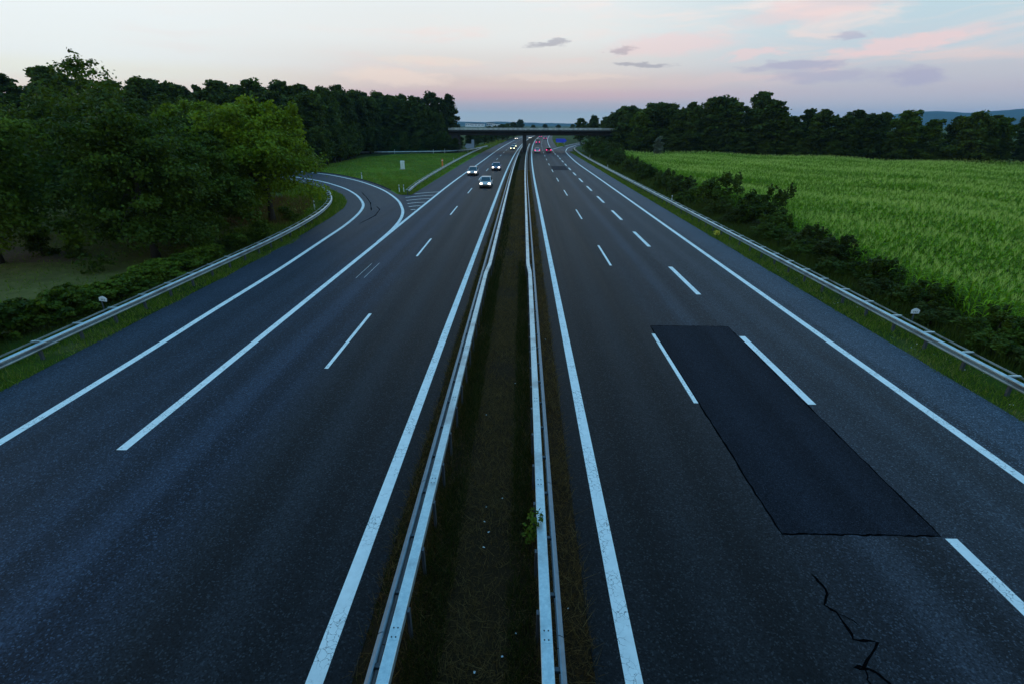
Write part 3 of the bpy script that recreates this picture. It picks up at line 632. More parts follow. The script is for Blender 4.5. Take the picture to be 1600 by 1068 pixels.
# ------------------------------------------------------------------ vehicles
def loft(sections):
    """sections: list of (y, [(x,z)...half outline from bottom centre up to top centre])"""
    mb = MB(); n = None
    for y, half in sections:
        ring = [(x, y, z) for x, z in half]+[(-x, y, z) for x, z in reversed(half)]
        n = len(ring); mb.v += ring
    for i in range(len(sections)-1):
        for k in range(n): mb.f.append((i*n+k, i*n+(k+1) % n, (i+1)*n+(k+1) % n, (i+1)*n+k))
    mb.f.append(tuple(range(n))); mb.f.append(tuple((len(sections)-1)*n+k for k in range(n))); return mb
def make_vehicle(x, y, color, label, van=False, away=True, lamp='head', group=None):
    r = empty('van' if van else 'passenger_car', (x, y, 0), 0 if away else PI); props(r, label, 'van' if van else 'car', group)
    pm = bpy.data.materials.get('car_paint_%s' % str(color)) or plain('car_paint_%s' % str(color), color, 0.28, 0.25, 0.04, 1, 0.6)
    L, Wd, H, bz = (5.4, 1.96, 2.35, 1.15) if van else (4.4, 1.80, 1.46, .92)
    w = Wd/2
    def low(y, s, zt, zb=.22): return (y, [(0.02, zb), (w*s-.08, zb), (w*s, zb+.14), (w*s, zt-.16), (w*s-.10, zt), (0.02, zt)])
    b = -L/2
    if van: secs = [low(b, .96, bz), low(b+.1, 1, bz+.02), low(L/2-1.0, 1, bz), low(L/2-.25, .97, bz-.22), low(L/2, .88, bz-.42)]
    else: secs = [low(b, .86, bz-.10, .32), low(b+.12, .95, bz, .26), low(b+1.0, 1, bz+.03), low(.6, 1, bz), low(1.5, .97, bz-.10), low(L/2-.12, .90, bz-.26, .26), low(L/2, .80, bz-.34, .32)]
    body = obj('body', loft(secs).build('body', pm, False), r)
    if van: cab = [(b+.04, bz), (b+.14, H), (L/2-1.75, H), (L/2-.95, bz)]
    else: cab = [(b+.25, bz), (b+.95, H), (b+2.45, H), (b+3.25, bz-.02)]
    (ya, z0), (yb, z1), (yc, _), (yd, _z) = cab; wb, wt = w-.07, w-.24 if not van else w-.14
    roof = MB().quadbox([(-wb, ya, z0-.02), (wb, ya, z0-.02), (wb, yd, _z-.02), (-wb, yd, _z-.02), (-wt, yb, z1), (wt, yb, z1), (wt, yc, z1), (-wt, yc, z1)])
    obj('cabin', roof.build('cabin', pm), r)
    def pane(name, A, B, Cc, D, out):
        o = Vector(out)*.012; P = [Vector(p) for p in (A, B, Cc, D)]; ce = sum(P, Vector())/4
        Q = [ce+(p-ce)*.86+o for p in P]; Q0 = [ce+(p-ce)*.86-o*.3 for p in P]
        obj(name, MB().quadbox(Q0+Q).build(name, M['glass']), r)
    pane('rear_window', (-wb, ya, z0), (wb, ya, z0), (wt, yb, z1), (-wt, yb, z1), (0, -1, .4))
    pane('windscreen', (wb, yd, _z), (-wb, yd, _z), (-wt, yc, z1), (wt, yc, z1), (0, 1, .4))
    for s in (-1, 1):
        pane('side_window', (s*wb, ya+(.1 if not van else 2.6), z0+.02), (s*wb, yd, _z+.02), (s*wt, yc, z1-.02), (s*wt, yb+(.0 if not van else 2.6), z1-.02), (s, 0, .2))
        for yy in (-L/2+.85, L/2-.88):
            tw = obj('wheel', MB().tube([(s*(w-.20), yy, .32), (s*(w+.005), yy, .32)], [.32, .32], 14).build('wheel', M['tyre']), r)
            obj('rim', MB().tube([(s*(w+.006), yy, .32), (s*(w+.018), yy, .32)], [.21, .19], 12).build('rim', M['rim']), tw)
        fx = w*.66; fy = L/2
        obj('headlight', MB().box(s*fx-.17, s*fx+.17, fy-.30, fy+.012, .58, .74, .02, .0).build('headlight', M[lamp] if not away else M['reflector']), r)
        zz = (.75, 1.05) if van else (.66, .88)
        obj('tail_light', MB().box(s*w*.78-.15, s*w*.78+.15, b-.012, b+.25, zz[0], zz[1], .01, 0).build('tail_light', M['tail'] if away else M['orange']), r)
        obj('mirror', MB().box(s*(w+.09)-.09, s*(w+.09)+.09, yd-.55, yd-.43, bz+.02, bz+.17, .01, .01).build('mirror', pm), r)
    obj('number_plate', MB().box(-.26, .26, b-.02, b-.001, .46, .57).build('number_plate', M['plate']), r)
    obj('bumper', MB().box(-w*.78, w*.78, L/2-.02, L/2+.05, .30, .46, .03, 0).build('bumper', M['black_plastic']), r)
    return r
G1, G2 = 'cars coming towards the camera', 'vehicles driving away'
make_vehicle(-9.2, 99.5, (.30, .30, .31), 'grey car with lit headlights in the outer lane of the left carriageway', False, False, 'head', G1)
make_vehicle(-5.45, 111, (.10, .13, .22), 'dark blue car with lit headlights, second nearest in the left inner lane', False, False, 'head', G1)
make_vehicle(-5.5, 80, (.42, .43, .44), 'silver car with lit headlights, nearest in the inner lane of the left carriageway', False, False, 'head', G1)
make_vehicle(-3.5, 224, (.35, .35, .30), 'car with yellowish headlights just beyond the far bridge, left of the pier', False, False, 'head_y', G1)
make_vehicle(-3.9, 203, (.25, .26, .26), 'car with yellowish headlights close behind the far bridge opening', False, False, 'head_y', G1)
make_vehicle(-4.4+.0, 350, (.3, .2, .15), 'most distant oncoming car with orange white headlights left of the bridge pier', False, False, 'head', G1)
make_vehicle(4.6, 372, (.4, .4, .4), 'distant oncoming car seen right of the bridge pier', False, False, 'head', G1)
make_vehicle(4.75, 184, (.55, .56, .58), 'silver car with bright red tail lights under the far bridge, inner lane', False, True, 'head', G2)
make_vehicle(8.7, 187, (.16, .02, .03), 'dark red car under the far bridge in the outer lane', False, True, 'head', G2)
make_vehicle(7.1, 268, (.06, .09, .13), 'dark tall van with red tail lights beyond the far bridge', True, True, 'head', G2)
make_vehicle(14.0, 352, (.05, .06, .10), 'dark distant car driving away in the outer lane beyond the bridge', False, True, 'head', G2)
make_vehicle(12.6, 405, (.4, .1, .15), 'most distant car with pink tail lights beyond the bridge', False, True, 'head', G2)

# ------------------------------------------------------------------ vegetation
def leaf_cards(rs, P, Nrm, size, droop=0.0, aspect=1.5, jit=0.35):
    """folded leaf quads at points P with preferred normals"""
    n = len(P); up = Nrm+rs.normal(0, jit+.25, (n, 3)); up /= np.linalg.norm(up, axis=1)[:, None]+1e-9
    t = rs.normal(0, 1, (n, 3)); t -= up*(t*up).sum(1)[:, None]; t /= np.linalg.norm(t, axis=1)[:, None]+1e-9
    b = np.cross(up, t); s = (size*rs.uniform(.6, 1.35, n))[:, None]
    V = np.stack([P-t*s*aspect*.5, P+b*s*.5-up*s*.12, P+t*s*aspect*.5-up*s*(.1+droop), P-b*s*.5-up*s*.12], 1)
    return V.reshape(-1, 3)
def crown_mesh(name, seed, clumps, n, size, m, fill=0.25, shell=0.22, droop=0.1, sub=9, soft=.46):
    """clumps (x,y,z,rx,ry,rz) are boughs; each carries smaller leaf tufts on its outside, leaves gather softly round them"""
    rs = np.random.RandomState(seed); cl = np.array(clumps, float); ncl = len(cl)
    d = rs.normal(0, 1, (ncl*sub, 3)); d /= np.linalg.norm(d, axis=1)[:, None]; low = (d[:, 2] < -.35) & (rs.rand(len(d)) < .7); d[low, 2] *= -1
    b = np.repeat(np.arange(ncl), sub); rr = rs.uniform(.62, 1.08, len(b))
    T = cl[b, :3]+d*cl[b, 3:6]*rr[:, None]; Tr = cl[b, 3:6]*rs.uniform(.24, .46, len(b))[:, None]*np.array([1, 1, .75]); Td = d
    tone = rs.rand(len(b)); w = Tr[:, 0]*Tr[:, 2]; pk = rs.choice(len(b), n, p=w/w.sum())
    g = rs.normal(0, 1, (n, 3)); g /= np.linalg.norm(g, axis=1)[:, None]; rad = 1-np.abs(rs.normal(0, soft, n)); far = rs.rand(n) < .04; rad[far] = rs.uniform(.9, 1.05, far.sum())
    P = T[pk]+g*Tr[pk]*rad[:, None]*1.15; Nn = g*.6+Td[pk]*.35+np.array([0, 0, .6])
    k = int(n*fill); ii = rs.choice(n, k, replace=False); q = rs.randint(0, ncl, k); gi = np.clip(rs.normal(0, .42, (k, 3)), -.8, .8); P[ii] = cl[q, :3]+gi*cl[q, 3:6]
    P[:, 2] = np.maximum(P[:, 2], .05)
    V = leaf_cards(rs, P, Nn, size, droop); F = np.arange(len(V)).reshape(-1, 4)
    return fast_mesh(name, V, F, m, np.repeat(np.clip(tone[pk]**1.4*.75+rs.rand(n)*.35, 0, 1), 4))
def trunk_mesh(name, seed, h, r0, limbs, lean=(0, 0)):
    rd = random.Random(seed); mb = MB(); pts = []; rr = []
    for i in range(7):
        f = i/6; pts.append((lean[0]*f+rd.uniform(-.06, .06)*h*.1*f, lean[1]*f+rd.uniform(-.06, .06)*h*.1*f, -.05+h*f)); rr.append(r0*(1.25 if i == 0 else 1-.72*f))
    mb.tube(pts, rr, 9)
    for (x, y, z) in limbs:
        k = rd.randint(2, 4); a = Vector(pts[k]); e = Vector((x, y, z)); mid = a.lerp(e, .5)+Vector((rd.uniform(-.2, .2), rd.uniform(-.2, .2), .06*h))
        mb.tube([a, mid, e], [rr[k]*.6, rr[k]*.36, rr[k]*.12], 6)
    return mb.build(name, M['bark'], True)
def rand_clumps(seed, h, base, rad, n, top=1.0, flat=0.8, spike=False, shoots=0, dome=2.2):
    rd = random.Random(seed); out = []
    for i in range(n):
        f = (i+.5)/n; z = lerp(base, h, f**.9)
        prof = (1-f**dome)**.5*min(1, .55+f*2.2)+.05 if not spike else (1-f)**.55*.9+.1
        a = i*2.4+rd.uniform(-.5, .5); rr = rad*prof*rd.uniform(.35, .66)*(1.0 if not spike else .8)
        cr = rad*(rd.uniform(.34, .52))*(top if f > .75 else 1)
        cr *= 1.18-.62*f
        if spike: cr *= .8
        out.append((math.cos(a)*rr, math.sin(a)*rr, min(z, h-cr*flat*(1.8 if spike else 1)), cr, cr, cr*flat*(1.8 if spike else 1)))
    for i in range(shoots):
        a = rd.uniform(0, 6.28); d = rad*rd.uniform(0, .62); z = lerp(base, h, .90-.36*(d/rad)**1.6); c_ = rad*rd.uniform(.13, .20)
        out.append((math.cos(a)*d, math.sin(a)*d, z, c_, c_, c_*rd.uniform(1.3, 2.0)))
    out.append((0, 0, lerp(base, h, .5), rad*.5, rad*.5, (h-base)*.42)); return out
def tree_from(name, me_c, me_t, x, y, label, cat, group=None, rz=0.0, sc=(1, 1, 1)):
    r = empty(name, (x, y, 0), rz); r.scale = sc; props(r, label, cat, group)
    obj('crown', me_c, r); obj('trunk', me_t, r); return r

ORD = ['first', 'second', 'third', 'fourth', 'fifth', 'sixth', 'seventh', 'eighth', 'ninth', 'tenth', 'eleventh', 'twelfth', 'thirteenth', 'fourteenth', 'fifteenth', 'sixteenth', 'seventeenth', 'eighteenth', 'nineteenth', 'twentieth',
       'twenty first', 'twenty second', 'twenty third', 'twenty fourth', 'twenty fifth', 'twenty sixth', 'twenty seventh', 'twenty eighth', 'twenty ninth', 'thirtieth']
# near trees on the left, each with its own crown
def near_tree(seed, x, y, h, base, rad, n, leaves, size, m, label, lean=(0, 0), r0=.22, flat=.8, fill=.25, name='broadleaf_tree'):
    cl = rand_clumps(seed, h, base, rad, n+4, .9, flat, False, 3, 3.2 if name != 'thin' else 1.5)
    me = crown_mesh('crown', seed, cl, leaves, size, m, fill)
    tr = trunk_mesh('trunk', seed, h*.72, r0, [(c[0]*.8, c[1]*.8, c[2]) for c in cl[:8]], lean)
    return tree_from(name, me, tr, x, y, label, 'tree', 'trees on the near left')
LT = 'round bright green tree overhanging the bend of the slip road'
near_tree(11, -23.7, 48.8, 10.3, 3.3, 6.2, 17, 38500, 0.185, M['leaf_lime'], LT, fill=.2, r0=.30)
near_tree(12, -25.6, 34.8, 9.3, 1.2, 5.2, 17, 35000, 0.148, M['leaf_mid'], 'broad dark tree with its trunk close behind the left guardrail', r0=.26)
near_tree(13, -34.5, 56, 10.6, 2.2, 6.0, 14, 22750, 0.200, M['leaf_lime'], 'yellowish green crown showing between the dark tree and the bright round tree')
near_tree(14, -36.5, 47, 13.6, 4.0, 5.0, 14, 7500, 0.192, M['leaf_mid'], 'tall thin crowned tree rising highest at the upper left', fill=.1)
near_tree(15, -35.0, 33.0, 9.9, 2.6, 5.4, 15, 28000, 0.163, M['leaf_mid'], 'green tree cut off by the left edge of the picture')
near_tree(16, -30.5, 41, 10.2, 2.0, 5.6, 15, 28000, 0.163, M['leaf_dark'], 'dark tree in the middle of the left grove behind the broad dark tree')
near_tree(17, -24.4, 39.8, 7.8, 1.2, 3.7, 14, 26250, 0.148, M['leaf_dark'], 'lower dark tree left of the bright round tree')
near_tree(18, -42.0, 40, 10.4, 2.6, 5.8, 14, 22750, 0.185, M['leaf_mid'], 'leafy tree deep in the meadow at the left edge')
near_tree(19, -29.2, 48.5, 9.2, 2.4, 4.8, 14, 22750, 0.178, M['leaf_dark'], 'dark tree filling the gap behind the lower dark tree')
near_tree(20, -43.5, 52, 10.8, 2.0, 6.0, 14, 21000, 0.200, M['leaf_mid'], 'hazy green tree behind the tall thin crowned tree')
near_tree(21, -32.0, 63, 9.6, 2.6, 5.4, 14, 21000, 0.207, M['leaf_dark'], 'dark tree directly behind the round bright green tree')
near_tree(22, -38.5, 66, 11.0, 1.2, 6.0, 14, 21000, 0.222, M['leaf_dark'], 'shaded tree behind the yellowish green crown')
near_tree(23, -50.0, 63, 11.5, 1.2, 6.4, 14, 21000, 0.222, M['leaf_mid'], 'large leafy tree far back in the left grove')
near_tree(24, -58.0, 50, 11.0, 1.5, 6.4, 14, 19250, 0.222, M['leaf_mid'], 'large tree at the far left behind the meadow')
# two clipped conical shrubs in the meadow
for i, (x, y, w, hh, l) in enumerate(((-34.0, 35.2, .85, 3.2, 'dark conical evergreen shrub, left one of two in the meadow'), (-31.3, 34.9, .70, 2.6, 'dark conical evergreen shrub, right one of two in the meadow'))):
    cl = [(0, 0, hh*f, w*(1-f*.55), w*(1-f*.55), hh*.2) for f in (.12, .3, .48, .66, .84)]
    r = tree_from('conical_shrub', crown_mesh('crown', 70+i, cl, 3500, .12, M['leaf_dark'], .3), trunk_mesh('trunk', 70+i, hh*.8, .08, []), x, y, l, 'shrub')
# forest trees from shared shapes
FT = []
for i in range(6):
    cl = rand_clumps(30+i, 17.6, 3.0, 4.8, 20, .9, .8, False, 7)
    FT.append((crown_mesh('crown', 30+i, cl, 11000, .42, M['leaf_forest'], .25), trunk_mesh('trunk', 30+i, 14, .28, [(c[0]*.7, c[1]*.7, c[2]) for c in cl[:7]])))
FP = []
for i in range(3):
    cl = rand_clumps(50+i, 18, 3.0, 4.2, 20, .6, .9, True)
    FP.append((crown_mesh('crown', 50+i, cl, 10000, .40, M['leaf_forest'], .25), trunk_mesh('trunk', 50+i, 15, .26, [(c[0]*.7, c[1]*.7, c[2]) for c in cl[:7]])))
FL = []
for i in range(2):
    cl = rand_clumps(60+i, 17.6, 2.0, 5.0, 19, .9, .8, False, 5); FL.append((crown_mesh('crown', 60+i, cl, 11000, .44, M['leaf_mid'], .25), trunk_mesh('trunk', 60+i, 13, .28, [(c[0]*.7, c[1]*.7, c[2]) for c in cl[:7]])))
rd = random.Random(5)
def forest_tree(x, y, h, wide, pool, label, group, name='forest_tree'):
    c, t = rd.choice(pool); s = h/18.0
    return tree_from(name, c, t, x, y, label, 'tree', group, rd.uniform(0, 6.28), (s*wide, s*wide*rd.uniform(.92, 1.08), s))
def row(pts, n): # n evenly spaced (x,y,h) samples on a polyline
    P = np.array(pts, float); d = np.r_[0, np.cumsum(np.hypot(*np.diff(P[:, :2], axis=0).T))]; q = np.linspace(0, d[-1], n)
    return [tuple(np.interp(s, d, P[:, k]) for k in range(3)) for s in q]
rd = random.Random(8)
EXTRA = [(-46, 193, 18.4), (-51, 197, 19.4), (-43, 199, 18.6), (-56, 185, 18.8)]
GL, GR = 'trees of the left wood', 'trees of the right wood'
def wood(pts, n, jx, jy, h0, h1, w0, w1, pool, label, group, name='forest_tree'):
    for i, (x, y, h) in enumerate(row(pts, n)):
        forest_tree(x+rd.uniform(-jx, jx), y+rd.uniform(-jy, jy), h*rd.uniform(h0, h1), rd.uniform(w0, w1), pool, label % ORD[i] if '%s' in label else label, group, name)
wood([(-28.5, 186.5, 13.5), (-34, 188, 16.5), (-42, 189, 17.2), (-50, 183, 17.2), (-54, 168, 17.8), (-52, 150, 17.4), (-50, 130, 15.4), (-56, 114, 14.6), (-64, 101, 14.8), (-74, 88, 14.2), (-84, 74, 14)], 27, 1.2, 1.5, .92, 1.06, 1.05, 1.3, FT, 'dark tall tree, %s from the far bridge along the edge of the left wood', GL)
for i, (x, y, h) in enumerate(EXTRA): forest_tree(x, y, h, 1.2, FT, 'dark tree top showing behind the front row of the left wood', GL)
wood([(-26.5, 207, 17.4), (-36, 205, 18.6), (-48, 203, 18.8), (-60, 190, 18.8), (-63, 160, 18.6), (-61, 134, 17.2), (-72, 112, 16), (-86, 94, 15.6), (-98, 78, 15.4)], 27, 2, 2, .94, 1.12, 1.05, 1.3, FT+FP[:1], 'dark tree top showing behind the front row of the left wood', GL)
wood([(-72, 182, 19.5), (-74, 150, 19), (-84, 118, 18), (-102, 94, 17)], 14, 2, 3, .94, 1.1, 1.15, 1.4, FT, 'pointed tree top on the skyline at the back of the left wood', GL)
wood([(-30.5, 181.5, 5.5), (-38, 180, 6.5), (-46, 177, 7), (-50, 165, 8), (-48, 150, 8), (-46, 136, 8.5), (-44.5, 124, 9), (-44, 114, 7.8), (-49, 107, 8), (-56, 100, 8), (-64, 90, 8), (-72, 80, 8)], 28, .8, 1, .85, 1.15, 1.2, 1.6, FT, 'low bushy tree, %s along the foot of the left wood from the bridge', 'low trees at the foot of the left wood', 'low_tree')
wood([(31.5, 193, 12.6), (37, 174, 14.6), (47, 160, 15.2), (59, 148, 15.2), (64, 143, 14.0), (69, 136, 12.0), (76, 130, 11.6), (86, 122, 11.8), (98, 114, 11.5), (118, 106, 11.5), (140, 102, 12)], 28, 1.2, 1.5, .86, 1.06, 1.15, 1.45, FT+FL, 'dark broad tree, %s from the far bridge along the edge of the right wood', GR)
wood([(34, 214, 13.5), (44, 184, 15.4), (54, 170, 16.8), (66, 159, 16.4), (73, 150, 13.0), (84, 141, 12), (98, 130, 11), (122, 118, 11)], 22, 2, 2, .94, 1.08, 1.1, 1.35, FT, 'dark tree top rising behind the front row of the right wood', GR)
wood([(33.5, 179, 6), (42, 162, 6.5), (55, 148, 6.5), (66, 137, 6), (78, 127, 6), (92, 117, 6), (112, 107, 6)], 30, 1, .8, .85, 1.2, 1.5, 1.9, FT, 'low dark tree, %s along the back edge of the maize field from the bridge', 'low trees at the back edge of the maize field', 'low_tree')
for i, (x, y, h) in enumerate([(24, 246, 10.5), (28, 238, 12), (21.5, 275, 12), (27, 268, 13), (33, 250, 13.5), (30, 226, 11), (38, 236, 14), (42, 262, 14)]):
    forest_tree(x+7, y, h, 1.2, FT, 'dark tree beyond the far bridge, %s of the clump right of the exit road' % ORD[i], 'trees right of the exit road beyond the bridge')
for i, (x, y, h) in enumerate([(-3.0, 520, 13.5), (-8, 530, 9), (10, 560, 9.0), (22, 560, 9.5), (34, 540, 9), (46, 520, 9.5), (58, 500, 10)]):
    forest_tree(x, y, h, 1.5, FT, 'round dark tree showing above the middle of the far bridge' if i == 0 else 'low distant tree above the far bridge railing, %s right of the round one' % ORD[i-1], 'distant trees beyond the bridge')
wood([(-22.5, 202, 5), (-21, 222, 6), (-19, 250, 6.5), (-16, 285, 7), (-12, 330, 8), (-6, 380, 9)], 14, .8, 3, .85, 1.2, 1.4, 1.8, FT, 'dark shrubby tree, %s beyond the far bridge left of the motorway', 'shrubby trees left of the road beyond the bridge', 'low_tree')
for i, (x, y, h) in enumerate([(-25.0, 182.6, 5.6), (-22.8, 184.4, 4.6), (-27.6, 180.6, 6.2)]):
    forest_tree(x, y, h, 1.5, FT, 'bushy low tree hiding the left end of the far bridge, %s from the motorway' % ORD[[1, 0, 2][i]], 'low trees at the left end of the bridge', 'low_tree')
r = tree_from('silver_tree', crown_mesh('crown', 91, rand_clumps(91, 6.0, .6, 1.6, 9, .9, 1.1), 3500, .26, M['leaf_silver'], .2), trunk_mesh('trunk', 91, 4.5, .10, []), 35.2, 143, 'small pale silvery tree in front of the right wood', 'tree')
# bushes along the right guardrail
def bush_clumps(seed, h, r):
    rb = random.Random(seed); out = []
    for i in range(20):
        a = rb.uniform(0, 6.28); d = r*math.sqrt(rb.random())*.8; z = h*(.22+.62*rb.random()*(1-.55*(d/r)**2)); c_ = rb.uniform(.16, .32)*r
        out.append((math.cos(a)*d, math.sin(a)*d, z, c_, c_, c_*rb.uniform(.8, 1.5)))
    for i in range(7):
        a = rb.uniform(0, 6.28); d = r*rb.uniform(.1, .6); out.append((math.cos(a)*d, math.sin(a)*d, h*rb.uniform(.7, .92), .12*r, .12*r, .30*r))
    return out
BU = []
for i in range(5):
    cl = bush_clumps(80+i, 2.6, 1.8); BU.append((crown_mesh('crown', 80+i, cl, 8000, .10, M['leaf_bush'] if i % 2 else M['leaf_dark'], .25), trunk_mesh('trunk', 80+i, 1.6, .06, [(c[0]*.7, c[1]*.7, c[2]) for c in cl[:6]])))
bush_spots = [(20.9, 170, 4.6), (23.5, 160, 5.0), (21.0, 150, 4.0), (24.5, 146, 4.2), (21.5, 138, 3.4), (22.5, 128, 3.2), (20.8, 119, 3.0), (22.2, 110, 2.8), (20.4, 102, 2.6), (21.5, 94, 2.6), (20.0, 88, 2.5), (21.2, 80, 2.5), (19.9, 74, 2.2), (20.6, 68, 2.6), (19.6, 62.5, 1.8),
              (21.2, 57.0, 3.6), (19.9, 53, 1.7), (22.0, 47.5, 3.5), (19.8, 48.5, 1.5), (20.8, 43.0, 2.0), (19.6, 41, 1.3), (21.2, 38.0, 1.9), (19.5, 36, 1.2), (20.6, 33.5, 1.9), (19.4, 31, 1.1), (20.5, 29, 1.6), (19.3, 27, 1.0), (20.3, 24.8, 1.5), (19.3, 23, .9), (20.2, 20.6, 1.6), (19.5, 19.2, 1.0), (20.2, 17.6, 1.3), (19.6, 16, 1.0), (20.3, 14, 1.4)]
for i, (x, y, h) in enumerate(bush_spots):
    c, t = BU[i % 5]; s = h/2.6
    lab = 'dark bush, %s behind the right guardrail counted from the far bridge' % ORD[i] if i < 30 else 'dark bush, %s from the near end behind the right guardrail' % ORD[len(bush_spots)-1-i]
    tree_from('bush', c, t, x, y, lab, 'bush', 'bushes along the right guardrail', i*1.7, (s*.85+.42, s*.85+.42, s))
# bramble hedge behind the left guardrail
HB = []
for i in range(4):
    cl = rand_clumps(95+i, 1.5, .1, 1.5, 8, .9, .6); HB.append((crown_mesh('crown', 95+i, cl, 4200, .13, M['leaf_mid'], .2), trunk_mesh('trunk', 95+i, .8, .04, [(c[0]*.7, c[1]*.7, c[2]) for c in cl[:6]])))
for i in range(14):
    y = 12.5+i*1.75; c, t = HB[i % 4]
    tree_from('bramble_bush', c, t, -21.7-.35*math.sin(i*2.1)-(.9 if i < 6 else .2), y, 'low leafy bramble bush, %s behind the left guardrail from the near end' % ORD[i], 'bush', 'brambles behind the left guardrail', i*2.2, (1.05, 1.05, (.95 if i < 7 else .7)))
for i, (x, y, s) in enumerate(((-21.2, 37.5, .8), (-20.9, 40.5, .7), (-22.4, 44, .7), (-22.2, 49.5, .6), (-24.3, 53, .6))):
    c, t = HB[i % 4]; tree_from('bramble_bush', c, t, x, y, 'small low bush, %s in the rough grass below the overhanging tree' % ORD[i], 'bush', 'low bushes below the overhanging tree', i*1.1, (s, s, s))

# ------------------------------------------------------------------ grass and weeds (uncountable)
def blades(rs, X, Y, hmin, hmax, wid, z0=-.03, lean=.5):
    n = len(X); a = rs.uniform(0, 2*PI, n); h = rs.uniform(hmin, hmax, n); w = wid*rs.uniform(.7, 1.3, n)
    lx, ly = rs.normal(0, lean, n)*h, rs.normal(0, lean, n)*h; cx, cy = np.cos(a)*w/2, np.sin(a)*w/2
    V = np.stack([np.stack([X-cx, Y-cy, np.full(n, z0)], 1), np.stack([X+cx, Y+cy, np.full(n, z0)], 1), np.stack([X+lx, Y+ly, z0+h], 1)], 1)
    return V.reshape(-1, 3)
def grass_obj(name, V, m, rs, label, cat='grass'):
    n = len(V)//3; o = obj(name, fast_mesh(name, V, np.arange(len(V)).reshape(-1, 3), m, np.repeat(rs.rand(n)**1.3, 3)))
    return props(o, label, cat, kind='stuff')
def scatter_band(rs, ya, yb, xa, xb, dens, curve=False, power=1.0):
    n = int((yb-ya)*dens); Y = ya+(yb-ya)*rs.rand(n)**power; u = rs.rand(n)
    A = np.array([xa(y) for y in Y]); B = np.array([xb(y) for y in Y]); X = A+(B-A)*u
    if curve: X = X+np.where(Y > 75, 8.3e-5*(Y-75)**2, 0)
    keep = (np.sin(X*2.1+Y*.7)+np.sin(Y*1.3-X)+rs.normal(0, 1.1, n)) > -1.2
    return X[keep], Y[keep]
rs = np.random.RandomState(3)
Vs = []
X, Y = scatter_band(rs, 10, 45, lambda y: 15.86+.12*math.sin(y*1.7), lambda y: 18.8, 900); Vs.append(blades(rs, X, Y, .06, .26, .018))
X, Y = scatter_band(rs, 45, 110, lambda y: 15.88, lambda y: 19.2, 420); Vs.append(blades(rs, X, Y, .08, .30, .04))
X, Y = scatter_band(rs, 110, 190, lambda y: 15.95, lambda y: 20, 160); Vs.append(blades(rs, X, Y, .1, .35, .09))
X, Y = scatter_band(rs, 8, 42, lambda y: -20.9, lambda y: -18.16+.12*math.sin(y*1.3), 900); Vs.append(blades(rs, X, Y, .06, .24, .018))
elf = interp([(p[1], p[0]) for p in ramp_edge_l]); rlf = interp([(p[1], p[0]) for p in rail_l if p[1] > 0])
X, Y = scatter_band(rs, 42, 88, lambda y: rlf(y)-6, lambda y: elf(y)+.05, 1100); Vs.append(blades(rs, X, Y, .08, .42, .04))
grass_obj('verge_grass', np.concatenate(Vs), M['grass_blade'], rs, 'rough green grass on the verges beside the outer guardrails')
Vs = []
erf = interp([(p[1], p[0]) for p in ramp_edge_r])
def isl_l(y): return erf(y)+.35 if y < 108 else lerp(-46, -36, sstep(150, 176, y))
X, Y = scatter_band(rs, 70, 176, lambda y: min(isl_l(y), -14.9), lambda y: -14.8+.0*y, 900); Vs.append(blades(rs, X, Y, .05, .22, .07))
X, Y = scatter_band(rs, 176, 330, lambda y: -22, lambda y: -14.8, 60, True); Vs.append(blades(rs, X, Y, .1, .4, .14))
X, Y = scatter_band(rs, 236, 330, lambda y: 12.6, lambda y: 16, 60, True); Vs.append(blades(rs, X, Y, .1, .4, .14))
grass_obj('island_grass', np.concatenate(Vs), M['grass_blade'], rs, 'short green grass covering the island between slip road and motorway')
Vs = []
X, Y = scatter_band(rs, 4, 30, lambda y: -2.85, lambda y: 1.36, 3000); Vs.append(blades(rs, X, Y, .04, .22, .010, -.012, .9))
X, Y = scatter_band(rs, 30, 110, lambda y: -2.85, lambda y: 1.36, 800, True); Vs.append(blades(rs, X, Y, .06, .26, .03, -.012, .9))
grass_obj('dry_median_grass', np.concatenate(Vs), M['dry_blade'], rs, 'dry brownish grass in the central reservation')
Vs = []
X, Y = scatter_band(rs, 4, 34, lambda y: -2.0, lambda y: -1.35, 500); Vs.append(blades(rs, X, Y, .1, .42, .016, -.012, .4))
X, Y = scatter_band(rs, 4, 34, lambda y: -.2, lambda y: .32, 380); Vs.append(blades(rs, X, Y, .1, .42, .016, -.012, .4))
X, Y = scatter_band(rs, 4, 50, lambda y: -2.82, lambda y: -2.4, 160); Vs.append(blades(rs, X, Y, .05, .25, .016, -.012, .4))
X, Y = scatter_band(rs, 34, 160, lambda y: -2.0, lambda y: -1.2, 70, True); Vs.append(blades(rs, X, Y, .1, .4, .05, -.012, .4))
grass_obj('median_weeds', np.concatenate(Vs), M['weed'], rs, 'dark green weeds at the foot of the median barriers', 'weeds')
X, Y = scatter_band(rs, 24, 62, lambda y: -62, lambda y: -23.5 if y < 40 else rlf(y)-4, 700); 
grass_obj('meadow_grass', blades(rs, X, Y, .04, .16, .05, -.02), M['grass_blade'], rs, 'thin grass of the meadow under the left trees')
Vs = []
X, Y = scatter_band(rs, 11, 60, lambda y: 18.1, lambda y: 21.8, 520); Vs.append(blades(rs, X, Y, .25, .95, .028, -.03, .28))
X, Y = scatter_band(rs, 60, 170, lambda y: 18.3, lambda y: 22.5, 130); Vs.append(blades(rs, X, Y, .3, 1.1, .08, -.03, .28))
X, Y = scatter_band(rs, 10, 46, lambda y: -23.6, lambda y: -19.6, 260); Vs.append(blades(rs, X, Y, .15, .6, .024, -.03, .3))
grass_obj('rough_weeds', np.concatenate(Vs), M['leaf_bush'], rs, 'tall dark rough weeds behind the outer guardrails', 'weeds')
